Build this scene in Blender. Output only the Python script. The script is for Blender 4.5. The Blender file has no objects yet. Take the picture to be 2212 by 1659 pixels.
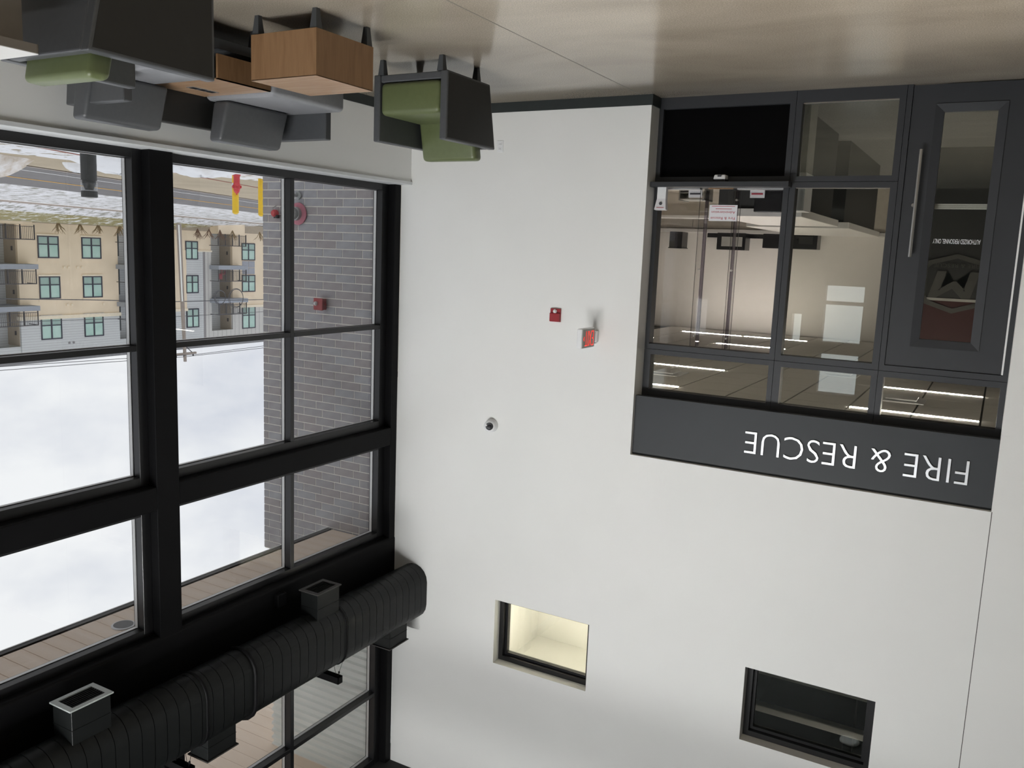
import bpy, bmesh, math, random
from mathutils import Vector, Matrix
random.seed(7)
D = bpy.data
SC = bpy.context.scene
COL = SC.collection
# ------------------------------------------------------------------ camera
F_PX = 1851.9666
CAM = Vector((-6.1468, -8.1531, 1.5629))
YAW, PITCH, ROLL = 0.511785, 0.152784, 0.03974
fw = Vector((math.sin(YAW)*math.cos(PITCH), math.cos(YAW)*math.cos(PITCH), math.sin(PITCH)))
rt0 = Vector((math.cos(YAW), -math.sin(YAW), 0))
up0 = rt0.cross(fw)
rt = rt0*math.cos(ROLL) + up0*math.sin(ROLL)
up = -rt0*math.sin(ROLL) + up0*math.cos(ROLL)
cd = D.cameras.new('camera'); cam = D.objects.new('camera', cd); COL.objects.link(cam)
cd.sensor_fit = 'HORIZONTAL'; cd.sensor_width = 36.0; cd.lens = F_PX/2212*36.0
cd.clip_start = 0.05; cd.clip_end = 500
m = Matrix((( -rt.x, -up.x, -fw.x, CAM.x), (-rt.y, -up.y, -fw.y, CAM.y), (-rt.z, -up.z, -fw.z, CAM.z), (0, 0, 0, 1)))
cam.matrix_world = m            # the photograph was taken with the phone held upside down
SC.camera = cam
# ------------------------------------------------------------------ world, exposure
SKY = 1.35
w = D.worlds.new('overcast_sky'); SC.world = w; w.use_nodes = True
nt = w.node_tree; nt.nodes.clear()
n_out = nt.nodes.new('ShaderNodeOutputWorld'); n_bg = nt.nodes.new('ShaderNodeBackground')
n_tc = nt.nodes.new('ShaderNodeTexCoord'); n_mp = nt.nodes.new('ShaderNodeMapping'); n_ns = nt.nodes.new('ShaderNodeTexNoise'); n_rp = nt.nodes.new('ShaderNodeValToRGB')
n_mp.inputs['Scale'].default_value = (1.6, 1.6, 3.2)
n_ns.inputs['Scale'].default_value = 2.6; n_ns.inputs['Detail'].default_value = 6; n_ns.inputs['Roughness'].default_value = .55
n_rp.color_ramp.elements[0].position = .36; n_rp.color_ramp.elements[0].color = (.70, .735, .81, 1)
n_rp.color_ramp.elements[1].position = .62; n_rp.color_ramp.elements[1].color = (.97, .985, 1, 1)
nt.links.new(n_tc.outputs['Generated'], n_mp.inputs['Vector']); nt.links.new(n_mp.outputs['Vector'], n_ns.inputs['Vector'])
nt.links.new(n_ns.outputs['Fac'], n_rp.inputs['Fac']); nt.links.new(n_rp.outputs['Color'], n_bg.inputs['Color'])
n_bg.inputs['Strength'].default_value = SKY
nt.links.new(n_bg.outputs['Background'], n_out.inputs['Surface'])
SC.view_settings.view_transform = 'Standard'; SC.view_settings.look = 'None'
SC.view_settings.exposure = 0.5; SC.view_settings.gamma = 1.0
try: SC.view_settings.use_curve_mapping = False
except Exception: pass
SC.cycles.max_bounces = 10; SC.cycles.diffuse_bounces = 5; SC.cycles.transparent_max_bounces = 16; SC.cycles.caustics_reflective = False; SC.cycles.caustics_refractive = False
WIN_TINT = .49       # solar-control glass of the window wall

# ------------------------------------------------------------------ materials
MATS = {}
def pbr(name, col, rough=.5, metal=0, var=.06, nscale=8, bump=0, bscale=60, spec=.5, emit=0, emitcol=None, stretch=(1,1,1), col2=None):
    mt = D.materials.new(name); mt.use_nodes = True; t = mt.node_tree; b = t.nodes['Principled BSDF']
    tc = t.nodes.new('ShaderNodeTexCoord'); mp = t.nodes.new('ShaderNodeMapping'); mp.inputs['Scale'].default_value = stretch
    ns = t.nodes.new('ShaderNodeTexNoise'); ns.inputs['Scale'].default_value = nscale; ns.inputs['Detail'].default_value = 5
    rp = t.nodes.new('ShaderNodeValToRGB')
    c2 = col2 or tuple(min(1, c*(1+var)) for c in col); c1 = col if col2 else tuple(c*(1-var) for c in col)
    rp.color_ramp.elements[0].position = .32; rp.color_ramp.elements[1].position = .68
    rp.color_ramp.elements[0].color = (*c1, 1); rp.color_ramp.elements[1].color = (*c2, 1)
    t.links.new(tc.outputs['Object'], mp.inputs['Vector']); t.links.new(mp.outputs['Vector'], ns.inputs['Vector'])
    t.links.new(ns.outputs['Fac'], rp.inputs['Fac']); t.links.new(rp.outputs['Color'], b.inputs['Base Color'])
    b.inputs['Roughness'].default_value = rough; b.inputs['Metallic'].default_value = metal
    b.inputs['Specular IOR Level'].default_value = spec
    if bump:
        bn = t.nodes.new('ShaderNodeTexNoise'); bn.inputs['Scale'].default_value = bscale; bn.inputs['Detail'].default_value = 3
        bp = t.nodes.new('ShaderNodeBump'); bp.inputs['Strength'].default_value = bump; bp.inputs['Distance'].default_value = .01
        t.links.new(mp.outputs['Vector'], bn.inputs['Vector']); t.links.new(bn.outputs['Fac'], bp.inputs['Height']); t.links.new(bp.outputs['Normal'], b.inputs['Normal'])
    if emit:
        b.inputs['Emission Color'].default_value = (*(emitcol or col), 1); b.inputs['Emission Strength'].default_value = emit
    MATS[name] = mt; return mt
def glass(name, tint, refl=.04, rough=0.0, reflcol=(1,1,1)):
    """one surface of a pane: transparent tint plus Schlick reflection (two surfaces per pane)"""
    mt = D.materials.new(name); mt.use_nodes = True; t = mt.node_tree; t.nodes.clear()
    o = t.nodes.new('ShaderNodeOutputMaterial'); mx = t.nodes.new('ShaderNodeMixShader'); tr = t.nodes.new('ShaderNodeBsdfTransparent'); gl = t.nodes.new('ShaderNodeBsdfGlossy')
    lw = t.nodes.new('ShaderNodeLayerWeight'); lw.inputs['Blend'].default_value = .5
    pw = t.nodes.new('ShaderNodeMath'); pw.operation = 'POWER'; pw.inputs[1].default_value = 5
    ml = t.nodes.new('ShaderNodeMath'); ml.operation = 'MULTIPLY_ADD'; ml.inputs[1].default_value = 1-refl; ml.inputs[2].default_value = refl; ml.use_clamp = True
    tr.inputs['Color'].default_value = (*[c**.5 for c in tint], 1); gl.inputs['Roughness'].default_value = rough; gl.inputs['Color'].default_value = (*reflcol, 1)
    t.links.new(lw.outputs['Facing'], pw.inputs[0]); t.links.new(pw.outputs[0], ml.inputs[0]); t.links.new(ml.outputs[0], mx.inputs['Fac'])
    t.links.new(tr.outputs[0], mx.inputs[1]); t.links.new(gl.outputs[0], mx.inputs[2]); t.links.new(mx.outputs[0], o.inputs['Surface'])
    MATS[name] = mt; return mt
def wood(name, c1, c2, rough=.45, axis='Z', scale=10, dist=2.5):
    mt = D.materials.new(name); mt.use_nodes = True; t = mt.node_tree; b = t.nodes['Principled BSDF']
    tc = t.nodes.new('ShaderNodeTexCoord'); mp = t.nodes.new('ShaderNodeMapping')
    s = {'X': (.12, 1, 1), 'Y': (1, .12, 1), 'Z': (1, 1, .12)}[axis]; mp.inputs['Scale'].default_value = tuple(k*scale for k in s)
    ns = t.nodes.new('ShaderNodeTexNoise'); ns.inputs['Scale'].default_value = 2.2; ns.inputs['Detail'].default_value = 8; ns.inputs['Distortion'].default_value = dist*.3
    rp = t.nodes.new('ShaderNodeValToRGB'); rp.color_ramp.elements[0].position = .3; rp.color_ramp.elements[1].position = .72
    rp.color_ramp.elements[0].color = (*c1, 1); rp.color_ramp.elements[1].color = (*c2, 1)
    t.links.new(tc.outputs['Object'], mp.inputs['Vector']); t.links.new(mp.outputs['Vector'], ns.inputs['Vector']); t.links.new(ns.outputs['Fac'], rp.inputs['Fac'])
    t.links.new(rp.outputs['Color'], b.inputs['Base Color']); b.inputs['Roughness'].default_value = rough
    MATS[name] = mt; return mt

pbr('white_paint', (.80, .805, .79), .62, var=.012, nscale=1.5, bump=.02, bscale=180)
pbr('black_steel', (.0045, .0045, .005), .5, var=.15, nscale=3, spec=.10)
pbr('black_frame', (.009, .009, .010), .32, var=.1, nscale=3, spec=.45)
pbr('black_duct', (.0085, .0095, .0095), .42, var=.12, nscale=2, spec=.22)
pbr('black_ceiling', (.012, .012, .012), .8, var=.2)
pbr('charcoal_frame', (.034, .036, .040), .5, var=.05, nscale=3, spec=.35)
pbr('charcoal_panel', (.033, .037, .041), .55, var=.05, nscale=2, spec=.35)
pbr('baseboard_rubber', (.022, .028, .028), .5, var=.1)
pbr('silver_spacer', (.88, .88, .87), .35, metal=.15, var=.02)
pbr('white_sill', (.68, .70, .71), .35, var=.02)
pbr('aluminium', (.62, .62, .62), .32, metal=.85, var=.04)
pbr('steel_brushed', (.58, .57, .55), .3, metal=1, var=.08, nscale=40, stretch=(1,1,.1))
pbr('white_plastic', (.78, .79, .80), .4, var=.02)
pbr('dark_plastic', (.012, .012, .014), .25, var=.1)
pbr('lens_glass', (.006, .006, .008), .05, spec=.8)
pbr('red_alarm', (.30, .022, .030), .35, var=.06)
pbr('red_alarm_ext', (.36, .03, .035), .45, var=.1)
pbr('clear_lamp', (.75, .75, .75), .1, var=.05)
pbr('exit_red', (.9, .03, .02), .4, emit=.75, emitcol=(1, .045, .03))
pbr('vinyl_grey', (.072, .075, .080), .42, var=.05, nscale=30, bump=.04, bscale=400)
pbr('vinyl_shaded', (.014, .014, .013), .45, var=.05, nscale=30, bump=.04, bscale=400)  # the grey vinyl again, darkened for the shade on the chair sides
pbr('vinyl_light', (.24, .245, .26), .34, var=.04, nscale=30, bump=.04, bscale=400)
pbr('vinyl_green', (.115, .138, .060), .38, var=.05, nscale=20, bump=.04, bscale=400)
pbr('leg_grey', (.055, .060, .066), .5, var=.08)
wood('oak_laminate', (.20, .108, .050), (.28, .162, .082), .42, 'Z', 9)
wood('oak_laminate_lit', (.36, .22, .13), (.45, .30, .19), .22, 'X', 9)  # same oak made paler: window light on the tops put into the colour
pbr('white_laminate', (.62, .61, .59), .3, var=.02)
pbr('laminate_shaded', (.20, .175, .15), .45, var=.04)  # white laminate darkened for its shaded faces; glazing bead shares the tone
pbr('mortar', (.95, .91, .82), .9, var=.08, nscale=40, bump=.2, bscale=120)
pbr('brick_grey', (.34, .325, .34), .85, var=.2, nscale=9, bump=.25, bscale=90, col2=(.43, .42, .435))
pbr('brick_blue', (.37, .37, .395), .85, var=.2, nscale=9, bump=.25, bscale=90, col2=(.47, .475, .50))
pbr('brick_mauve', (.35, .32, .325), .85, var=.2, nscale=9, bump=.25, bscale=90, col2=(.44, .41, .415))
wood('soffit_wood', (.88, .71, .56), (.95, .80, .66), .5, 'X', 4)
wood('soffit_wood_dark', (.34, .205, .11), (.42, .265, .15), .5, 'X', 4)
pbr('soffit_trim', (.055, .05, .05), .5)
pbr('white_siding', (.90, .92, .88), .4, var=.03, nscale=2)
pbr('floor_joint', (.11, .10, .085), .7)
pbr('office_white', (.76, .74, .71), .6, var=.015)
pbr('office_ceiling', (.76, .74, .70), .8, var=.03, nscale=12)
pbr('office_grid', (.05, .048, .042), .6)
pbr('office_carpet', (.13, .128, .125), .95, var=.2, nscale=60)
pbr('office_dark', (.020, .021, .021), .5)
pbr('warm_strip', (1, .9, .75), .4, emit=80, emitcol=(1, .92, .83))
pbr('fill_lamp', (1, 1, 1), .4, emit=98, emitcol=(.985, .985, .97))  # emission of the pendants added as fill light
pbr('fill_lamp_dim', (1, 1, 1), .4, emit=8, emitcol=(1, .97, .92))  # weaker emission for added fill lamps
pbr('office_grey', (.36, .36, .34), .6)
pbr('office_cabinet', (.55, .51, .45), .5)
pbr('corridor_red', (.035, .003, .004), .6)
pbr('black_board', (.002, .002, .0025), .3, spec=.08)
pbr('paper', (.75, .75, .78), .6, var=.01)
pbr('print_red', (.42, .03, .06), .6)
pbr('print_dark', (.05, .05, .06), .6)
pbr('decal_white', (.80, .82, .84), .5)
pbr('decal_grey', (.06, .06, .055), .6)
pbr('letter_metal', (.80, .82, .84), .25, metal=.3, var=.02)
pbr('cream_room', (.76, .755, .72), .7, var=.03, nscale=1)
pbr('warm_lamp', (1, .95, .8), .4, emit=20, emitcol=(1, .95, .86))
glass('window_glass', (WIN_TINT, WIN_TINT*1.005, WIN_TINT*1.01), refl=.02)
glass('rear_glass', (.95, .96, .95), refl=.02)
glass('storefront_glass', (.80, .80, .74), refl=.09, reflcol=(.88, .96, .96))
glass('acrylic', (.90, .89, .88), refl=.03)
glass('acrylic_edge', (.34, .31, .40), refl=.05)
glass('lamp_glass', (.80, .84, .86), refl=.06)

# floor: polished concrete
def floor_mat():
    mt = D.materials.new('polished_concrete'); mt.use_nodes = True; t = mt.node_tree; b = t.nodes['Principled BSDF']
    tc = t.nodes.new('ShaderNodeTexCoord')
    n1 = t.nodes.new('ShaderNodeTexNoise'); n1.inputs['Scale'].default_value = .55; n1.inputs['Detail'].default_value = 7; n1.inputs['Distortion'].default_value = .6
    mp = t.nodes.new('ShaderNodeMapping'); mp.inputs['Scale'].default_value = (1, 2.2, 1)
    r1 = t.nodes.new('ShaderNodeValToRGB'); r1.color_ramp.elements[0].position = .3; r1.color_ramp.elements[1].position = .7
    r1.color_ramp.elements[0].color = (.255, .222, .178, 1); r1.color_ramp.elements[1].color = (.37, .33, .272, 1)
    n2 = t.nodes.new('ShaderNodeTexNoise'); n2.inputs['Scale'].default_value = 110; n2.inputs['Detail'].default_value = 2
    r2 = t.nodes.new('ShaderNodeValToRGB'); r2.color_ramp.elements[0].position = .40; r2.color_ramp.elements[1].position = .66
    r2.color_ramp.elements[0].color = (.72, .72, .72, 1); r2.color_ramp.elements[1].color = (1.15, 1.13, 1.1, 1)
    mx = t.nodes.new('ShaderNodeMix'); mx.data_type = 'RGBA'; mx.blend_type = 'MULTIPLY'; mx.inputs['Factor'].default_value = .75
    t.links.new(tc.outputs['Object'], mp.inputs['Vector']); t.links.new(mp.outputs['Vector'], n1.inputs['Vector']); t.links.new(n1.outputs['Fac'], r1.inputs['Fac'])
    t.links.new(tc.outputs['Object'], n2.inputs['Vector']); t.links.new(n2.outputs['Fac'], r2.inputs['Fac'])
    t.links.new(r1.outputs['Color'], mx.inputs[6]); t.links.new(r2.outputs['Color'], mx.inputs[7]); t.links.new(mx.outputs[2], b.inputs['Base Color'])
    b.inputs['Roughness'].default_value = .17; b.inputs['Specular IOR Level'].default_value = .55
    MATS['polished_concrete'] = mt
floor_mat()
def snow_mat(name, snow, dirt, lo, hi, scale, stretch=(1,1,1)):
    mt = D.materials.new(name); mt.use_nodes = True; t = mt.node_tree; b = t.nodes['Principled BSDF']
    tc = t.nodes.new('ShaderNodeTexCoord'); mp = t.nodes.new('ShaderNodeMapping'); mp.inputs['Scale'].default_value = stretch
    n1 = t.nodes.new('ShaderNodeTexNoise'); n1.inputs['Scale'].default_value = scale; n1.inputs['Detail'].default_value = 9; n1.inputs['Roughness'].default_value = .62
    r1 = t.nodes.new('ShaderNodeValToRGB'); r1.color_ramp.elements[0].position = lo; r1.color_ramp.elements[1].position = hi
    r1.color_ramp.elements[0].color = (*dirt, 1); r1.color_ramp.elements[1].color = (*snow, 1)
    t.links.new(tc.outputs['Object'], mp.inputs['Vector']); t.links.new(mp.outputs['Vector'], n1.inputs['Vector']); t.links.new(n1.outputs['Fac'], r1.inputs['Fac']); t.links.new(r1.outputs['Color'], b.inputs['Base Color'])
    b.inputs['Roughness'].default_value = .9; MATS[name] = mt
snow_mat('patchy_snow', (.92, .93, .95), (.36, .30, .20), .40, .45, 2.4)
snow_mat('verge_snow', (.92, .92, .94), (.36, .35, .30), .43, .50, 2.2, (.7, 1.0, 1))
snow_mat('grass_snow', (.92, .93, .90), (.36, .315, .15), .54, .58, 2.2)
snow_mat('snow_pile_dirty', (.95, .93, .92), (.60, .50, .38), .36, .60, 2.6)
snow_mat('snow_pile_clean', (.95, .96, .98), (.66, .62, .58), .22, .45, 1.6)
pbr('tan_pavement', (.50, .42, .30), .9, var=.1, nscale=.6, bump=.1)
pbr('asphalt', (.215, .205, .205), .9, var=.08, nscale=.8)
pbr('road_white', (.8, .8, .8), .8); pbr('road_yellow', (.75, .42, .09), .8); pbr('curb', (.45, .38, .33), .9); pbr('kerb_red', (.35, .12, .08), .8)
pbr('stucco_tan', (.90, .76, .57), .95, var=.06, nscale=.7, bump=.1, bscale=8)
pbr('stucco_cream', (.92, .82, .64), .9)
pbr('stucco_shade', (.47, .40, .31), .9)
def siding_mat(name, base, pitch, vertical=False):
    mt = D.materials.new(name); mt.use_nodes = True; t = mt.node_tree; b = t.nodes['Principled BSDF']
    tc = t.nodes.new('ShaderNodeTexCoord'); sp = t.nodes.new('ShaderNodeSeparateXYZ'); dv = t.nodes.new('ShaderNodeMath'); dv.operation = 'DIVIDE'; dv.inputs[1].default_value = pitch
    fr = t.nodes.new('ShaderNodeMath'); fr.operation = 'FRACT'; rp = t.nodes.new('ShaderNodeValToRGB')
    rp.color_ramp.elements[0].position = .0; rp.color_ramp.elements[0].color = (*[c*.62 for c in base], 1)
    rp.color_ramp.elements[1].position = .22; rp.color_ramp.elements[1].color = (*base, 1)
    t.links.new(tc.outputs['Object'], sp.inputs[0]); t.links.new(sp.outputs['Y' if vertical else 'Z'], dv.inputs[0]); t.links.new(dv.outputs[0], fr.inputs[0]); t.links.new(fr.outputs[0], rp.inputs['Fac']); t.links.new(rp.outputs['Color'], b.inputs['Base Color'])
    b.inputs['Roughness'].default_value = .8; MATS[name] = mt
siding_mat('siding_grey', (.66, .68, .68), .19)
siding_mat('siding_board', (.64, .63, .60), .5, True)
pbr('panel_bluegrey', (.38, .40, .45), .7); pbr('trim_grey', (.30, .285, .29), .8)
pbr('bld_frame', (.055, .055, .075), .6); pbr('bld_glass', (.44, .66, .58), .25, var=.1, nscale=1.2, col2=(.56, .76, .68)); pbr('bld_glass_up', (.33, .48, .43), .25, var=.1, nscale=1, col2=(.42, .56, .50)); pbr('bld_glass_dark', (.04, .05, .05), .15)
pbr('balcony_fascia', (.36, .39, .44), .7); pbr('rail_dark', (.07, .065, .07), .6); pbr('roof_grey', (.25, .25, .26), .8)
pbr('hydrant_red', (.62, .05, .06), .45); pbr('bollard_yellow', (.85, .56, .02), .45); pbr('pink_flange', (.62, .19, .26), .45); pbr('galv', (.42, .44, .43), .4, metal=.4)
pbr('lamp_black', (.035, .037, .036), .5, var=.3, nscale=30)
wood('pole_wood', (.33, .28, .24), (.42, .37, .33), .9, 'Z', 6); pbr('wire', (.10, .10, .11), .7); pbr('twig', (.20, .12, .08), .9); pbr('shrub_tan', (.30, .22, .12), .9); pbr('fence_red', (.45, .08, .10), .6)

# ------------------------------------------------------------------ mesh helpers
class MB:
    def __init__(s): s.v = []; s.f = []
    def box(s, x0, x1, y0, y1, z0, z1):
        if x1 < x0: x0, x1 = x1, x0
        if y1 < y0: y0, y1 = y1, y0
        if z1 < z0: z0, z1 = z1, z0
        b = len(s.v)
        s.v += [(x0,y0,z0),(x1,y0,z0),(x1,y1,z0),(x0,y1,z0),(x0,y0,z1),(x1,y0,z1),(x1,y1,z1),(x0,y1,z1)]
        s.f += [tuple(b+i for i in q) for q in ((0,3,2,1),(4,5,6,7),(0,1,5,4),(1,2,6,5),(2,3,7,6),(3,0,4,7))]
        return s
    def prism(s, poly, axis, a0, a1):      # poly: list of 2D points, extruded along axis
        b = len(s.v); n = len(poly)
        for a in (a0, a1):
            for p in poly:
                s.v.append({'X': (a, p[0], p[1]), 'Y': (p[0], a, p[1]), 'Z': (p[0], p[1], a)}[axis])
        s.f.append(tuple(range(b+n-1, b-1, -1))); s.f.append(tuple(range(b+n, b+2*n)))
        for i in range(n): j = (i+1) % n; s.f.append((b+i, b+j, b+n+j, b+n+i))
        return s
    def tube(s, pts, r, n=10, cap=True):
        pts = [Vector(p) for p in pts]; rs = r if isinstance(r, (list, tuple)) else [r]*len(pts)
        b = len(s.v)
        for i, p in enumerate(pts):
            d = (pts[min(i+1, len(pts)-1)] - pts[max(i-1, 0)]).normalized()
            a = Vector((0,0,1)) if abs(d.z) < .9 else Vector((1,0,0))
            u = d.cross(a).normalized(); v = d.cross(u)
            for k in range(n):
                t = 2*math.pi*k/n; s.v.append(tuple(p + (u*math.cos(t)+v*math.sin(t))*rs[i]))
        for i in range(len(pts)-1):
            for k in range(n):
                k2 = (k+1) % n; s.f.append((b+i*n+k, b+(i+1)*n+k, b+(i+1)*n+k2, b+i*n+k2))
        if cap: s.f.append(tuple(b+k for k in range(n))); s.f.append(tuple(b+(len(pts)-1)*n+k for k in range(n-1, -1, -1)))
        return s
    def lathe(s, prof, c=(0,0,0), axis='Z', n=20):    # prof: (r, h)
        pts = [];
        for r, h in prof:
            for k in range(n):
                t = 2*math.pi*k/n; a, bb = r*math.cos(t), r*math.sin(t)
                p = {'Z': (a, bb, h), 'Y': (a, h, bb), 'X': (h, a, bb)}[axis]; pts.append((c[0]+p[0], c[1]+p[1], c[2]+p[2]))
        b = len(s.v); s.v += pts; m_ = len(prof)
        for i in range(m_-1):
            for k in range(n):
                k2 = (k+1) % n; s.f.append((b+i*n+k, b+i*n+k2, b+(i+1)*n+k2, b+(i+1)*n+k))
        s.f.append(tuple(b+k for k in range(n-1, -1, -1))); s.f.append(tuple(b+(m_-1)*n+k for k in range(n)))
        return s
    def hexa(s, bot, top):     # two quads of 3D points
        b = len(s.v); s.v += list(bot)+list(top)
        s.f += [tuple(b+i for i in q) for q in ((0,3,2,1),(4,5,6,7),(0,1,5,4),(1,2,6,5),(2,3,7,6),(3,0,4,7))]
        return s
    def mesh(s, name, mat, bevel=0, seg=2, smooth=False, off=None, subd=0):
        me = D.meshes.new(name)
        vs = s.v if off is None else [(a-off[0], b-off[1], c-off[2]) for a, b, c in s.v]
        me.from_pydata(vs, [], s.f)
        bm = bmesh.new(); bm.from_mesh(me); bmesh.ops.recalc_face_normals(bm, faces=bm.faces)
        if bevel: bmesh.ops.bevel(bm, geom=list(bm.edges), offset=bevel, segments=seg, affect='EDGES', profile=.5, clamp_overlap=True)
        bm.to_mesh(me); bm.free()
        if smooth:
            for p in me.polygons: p.use_smooth = True
        me.materials.append(MATS[mat]); return me
def tag(o, label=None, cat=None, group=None, kind=None):
    if label: o['label'] = label
    if cat: o['category'] = cat
    if group: o['group'] = group
    if kind: o['kind'] = kind
    return o
def link(o): COL.objects.link(o); return o
def obj(name, mb, mat, parent=None, bevel=0, seg=2, smooth=False, world=True, autosmooth=False):
    """world=True: coordinates are world metres, made local to an unrotated parent"""
    off = None
    if parent is not None and world: off = wloc(parent)
    elif parent is None:
        xs = [v[0] for v in mb.v]; ys = [v[1] for v in mb.v]; zs = [v[2] for v in mb.v]
        off = Vector(((min(xs)+max(xs))/2, (min(ys)+max(ys))/2, min(zs)))
    me = mb.mesh(name, mat, bevel, seg, smooth, off)
    o = link(D.objects.new(name, me))
    if parent is not None: o.parent = parent
    else: o.location = off
    return o
def wloc(o):
    v = Vector(o.location); p = o.parent
    while p: v = v + p.location; p = p.parent
    return v
def thing(name, label, cat, loc=(0,0,0), rz=0, group=None):
    o = link(D.objects.new(name, None)); o.empty_display_size = .1; o.location = loc; o.rotation_euler = (0,0,rz)
    return tag(o, label, cat, group)
def struct(name, mb, mat, parent=None, label=None, **k):
    o = obj(name, mb, mat, parent, **k); o['kind'] = 'structure'
    if label: o['label'] = label
    return o
def structroot(name, loc, label=None):
    o = link(D.objects.new(name, None)); o.location = loc; o['kind'] = 'structure'
    if label: o['label'] = label
    return o
def copy_tree(src, parent=None):
    c = src.copy(); COL.objects.link(c); c.parent = parent
    for ch in list(src.children): copy_tree(ch, c)
    return c
def wall_cells(mb, u0, u1, z0, z1, holes, put):
    us = sorted({u0, u1, *[h[0] for h in holes], *[h[1] for h in holes]}); zs = sorted({z0, z1, *[h[2] for h in holes], *[h[3] for h in holes]})
    us = [u for u in us if u0 <= u <= u1]; zs = [z for z in zs if z0 <= z <= z1]
    for a, b in zip(us, us[1:]):
        run = None
        for c, d in zip(zs, zs[1:]):
            mu, mz = (a+b)/2, (c+d)/2
            hole = any(h[0] < mu < h[1] and h[2] < mz < h[3] for h in holes)
            if hole:
                if run: put(mb, a, b, run[0], run[1]); run = None
            else: run = (run[0], d) if run else (c, d)
        if run: put(mb, a, b, run[0], run[1])
    return mb
def text_mesh(txt, size, extrude, mat, thin=0.0):
    cu = D.curves.new('lettering', 'FONT'); cu.body = txt; cu.size = size; cu.extrude = extrude; cu.resolution_u = 3; cu.offset = thin
    o = D.objects.new('lettering', cu); COL.objects.link(o)
    dg = bpy.context.evaluated_depsgraph_get(); dg.update()
    me = D.meshes.new_from_object(o.evaluated_get(dg)); D.objects.remove(o); D.curves.remove(cu)
    me.materials.clear(); me.materials.append(MATS[mat]); me.name = 'lettering'
    return me
def place_text(me, x0, x1, z0, z1, y, flip=False):
    """fit lettering (drawn in XY) to X x0..x1, Z z0..z1, standing in plane Y=y and facing -Y"""
    xs = [v.co.x for v in me.vertices]; ys = [v.co.y for v in me.vertices]
    sx = (x1-x0)/(max(xs)-min(xs)); sz = (z1-z0)/(max(ys)-min(ys)); ax, ay = min(xs), min(ys)
    for v in me.vertices:
        v.co = Vector((x0+(v.co.x-ax)*sx, y - v.co.z, z0+(v.co.y-ay)*sz))
    return me
def islands(me):
    bm = bmesh.new(); bm.from_mesh(me); bm.verts.ensure_lookup_table(); seen = set(); out = []
    for v in bm.verts:
        if v.index in seen: continue
        st = [v]; comp = set()
        while st:
            q = st.pop()
            if q.index in comp: continue
            comp.add(q.index); st += [e.other_vert(q) for e in q.link_edges if e.other_vert(q).index not in comp]
        seen |= comp; out.append(comp)
    bm.free(); return out

# ================================================================== ROOM SHELL
XL, YR, ZC = -11.5, -10.5, 8.05
struct('floor', MB().box(XL-.3, .25, YR-.3, .34, -.2, 0), 'polished_concrete', label='polished beige concrete lobby floor')
flo = D.objects['floor']
obj('saw_cut_joint', MB().box(-2.889, -2.881, YR, 0, -.001, .0006), 'floor_joint', flo)
obj('saw_cut_joint', MB().box(XL, -.14, -4.104, -4.096, -.001, .0006), 'floor_joint', flo)
struct('ceiling', MB().box(XL-.3, .25, YR-.3, .3, ZC, ZC+.2), 'black_ceiling', label='black painted lobby ceiling')
# wall with the storefront, behind (Y = 0)
SX0, SX1, SZ = -6.275, -3.0, 3.582
HW = [(-2.648, -1.459, 5.536, 6.311), (-5.55, -4.347, 5.536, 6.311)]
holes = [(SX0, SX1, 0, SZ)] + HW
wb = wall_cells(MB(), XL-.3, .0, 0, ZC, holes, lambda mb, a, b, c, d: mb.box(a, b, 0, .30, c, d))
wallb = struct('wall_back', wb, 'white_paint', label='tall white painted lobby wall')
obj('control_joint', MB().box(-6.283, -6.277, -.0008, .004, SZ, ZC), 'office_grid', wallb)
# baseboard along back wall and into the recess
bb = MB().box(-3.0, -.14, -.012, 0, 0, .10); bb.box(XL, SX0, -.012, 0, 0, .10)
bb.box(-3.012, -3.0, -.012, .22, 0, .10)
struct('baseboard_back', bb, 'baseboard_rubber', label='dark rubber baseboard')
# low wall under the windows
lw = MB().box(-.137, .28, YR, 0, 0, .815)
struct('wall_window_low', lw, 'white_paint', label='low white wall below the windows')
struct('baseboard_window', MB().box(-.149, -.137, YR, -.012, 0, .10), 'baseboard_rubber')
sill = struct('trim_1', MB().box(-.157, .12, YR, 0, .815, .852), 'white_sill', bevel=.004, label='white window sill board')
# left wall, rear wall
struct('wall_left', MB().box(XL-.3, XL, YR, 0, 0, ZC), 'office_grey')
rear_holes = [(-3.68, -2.9, 3.45, 4.3), (-3.68, -2.9, 2.0, 2.33), (-3.68, -2.9, 2.40, 3.2), (-2.46, -2.26, 2.64, 3.22), (.0-.36, -.02, 2.45, 3.3)]
ux = [(-5.7 + i*1.9, -5.7 + i*1.9 + 1.8) for i in range(3)]  # high openings added to bring more light in from the rear
for a, b in ux:
    rear_holes += [(a, b, 4.85, 6.25), (a, b, 6.35, 7.8)]
rw = wall_cells(MB(), XL, .25, 0, ZC, rear_holes, lambda mb, a, b, c, d: mb.box(a, b, YR-.25, YR, c, d))
struct('wall_rear', rw, 'office_dark', label='dark rear lobby wall with high glazing added for light')
rg = structroot('window_1', (-5.5, YR-.1, 1.0), 'rear lobby glazing, high panes added for light')
for h in rear_holes: obj('pane', MB().box(h[0], h[1], YR-.11, YR-.10, h[2], h[3]), 'rear_glass', rg)

# ================================================================== WINDOW WALL (X = 0)
COLS = [(-3.389, -3.156), (-6.66, -6.427), (-9.93, -9.697)]
ZS, ZB0, ZB1, ZH, ZU0, ZU1 = .852, 3.69, 3.905, 5.06, 6.02, 8.05
XF, XG, XE = .10, .18, .235      # frame face, glass, exterior cap
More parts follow.
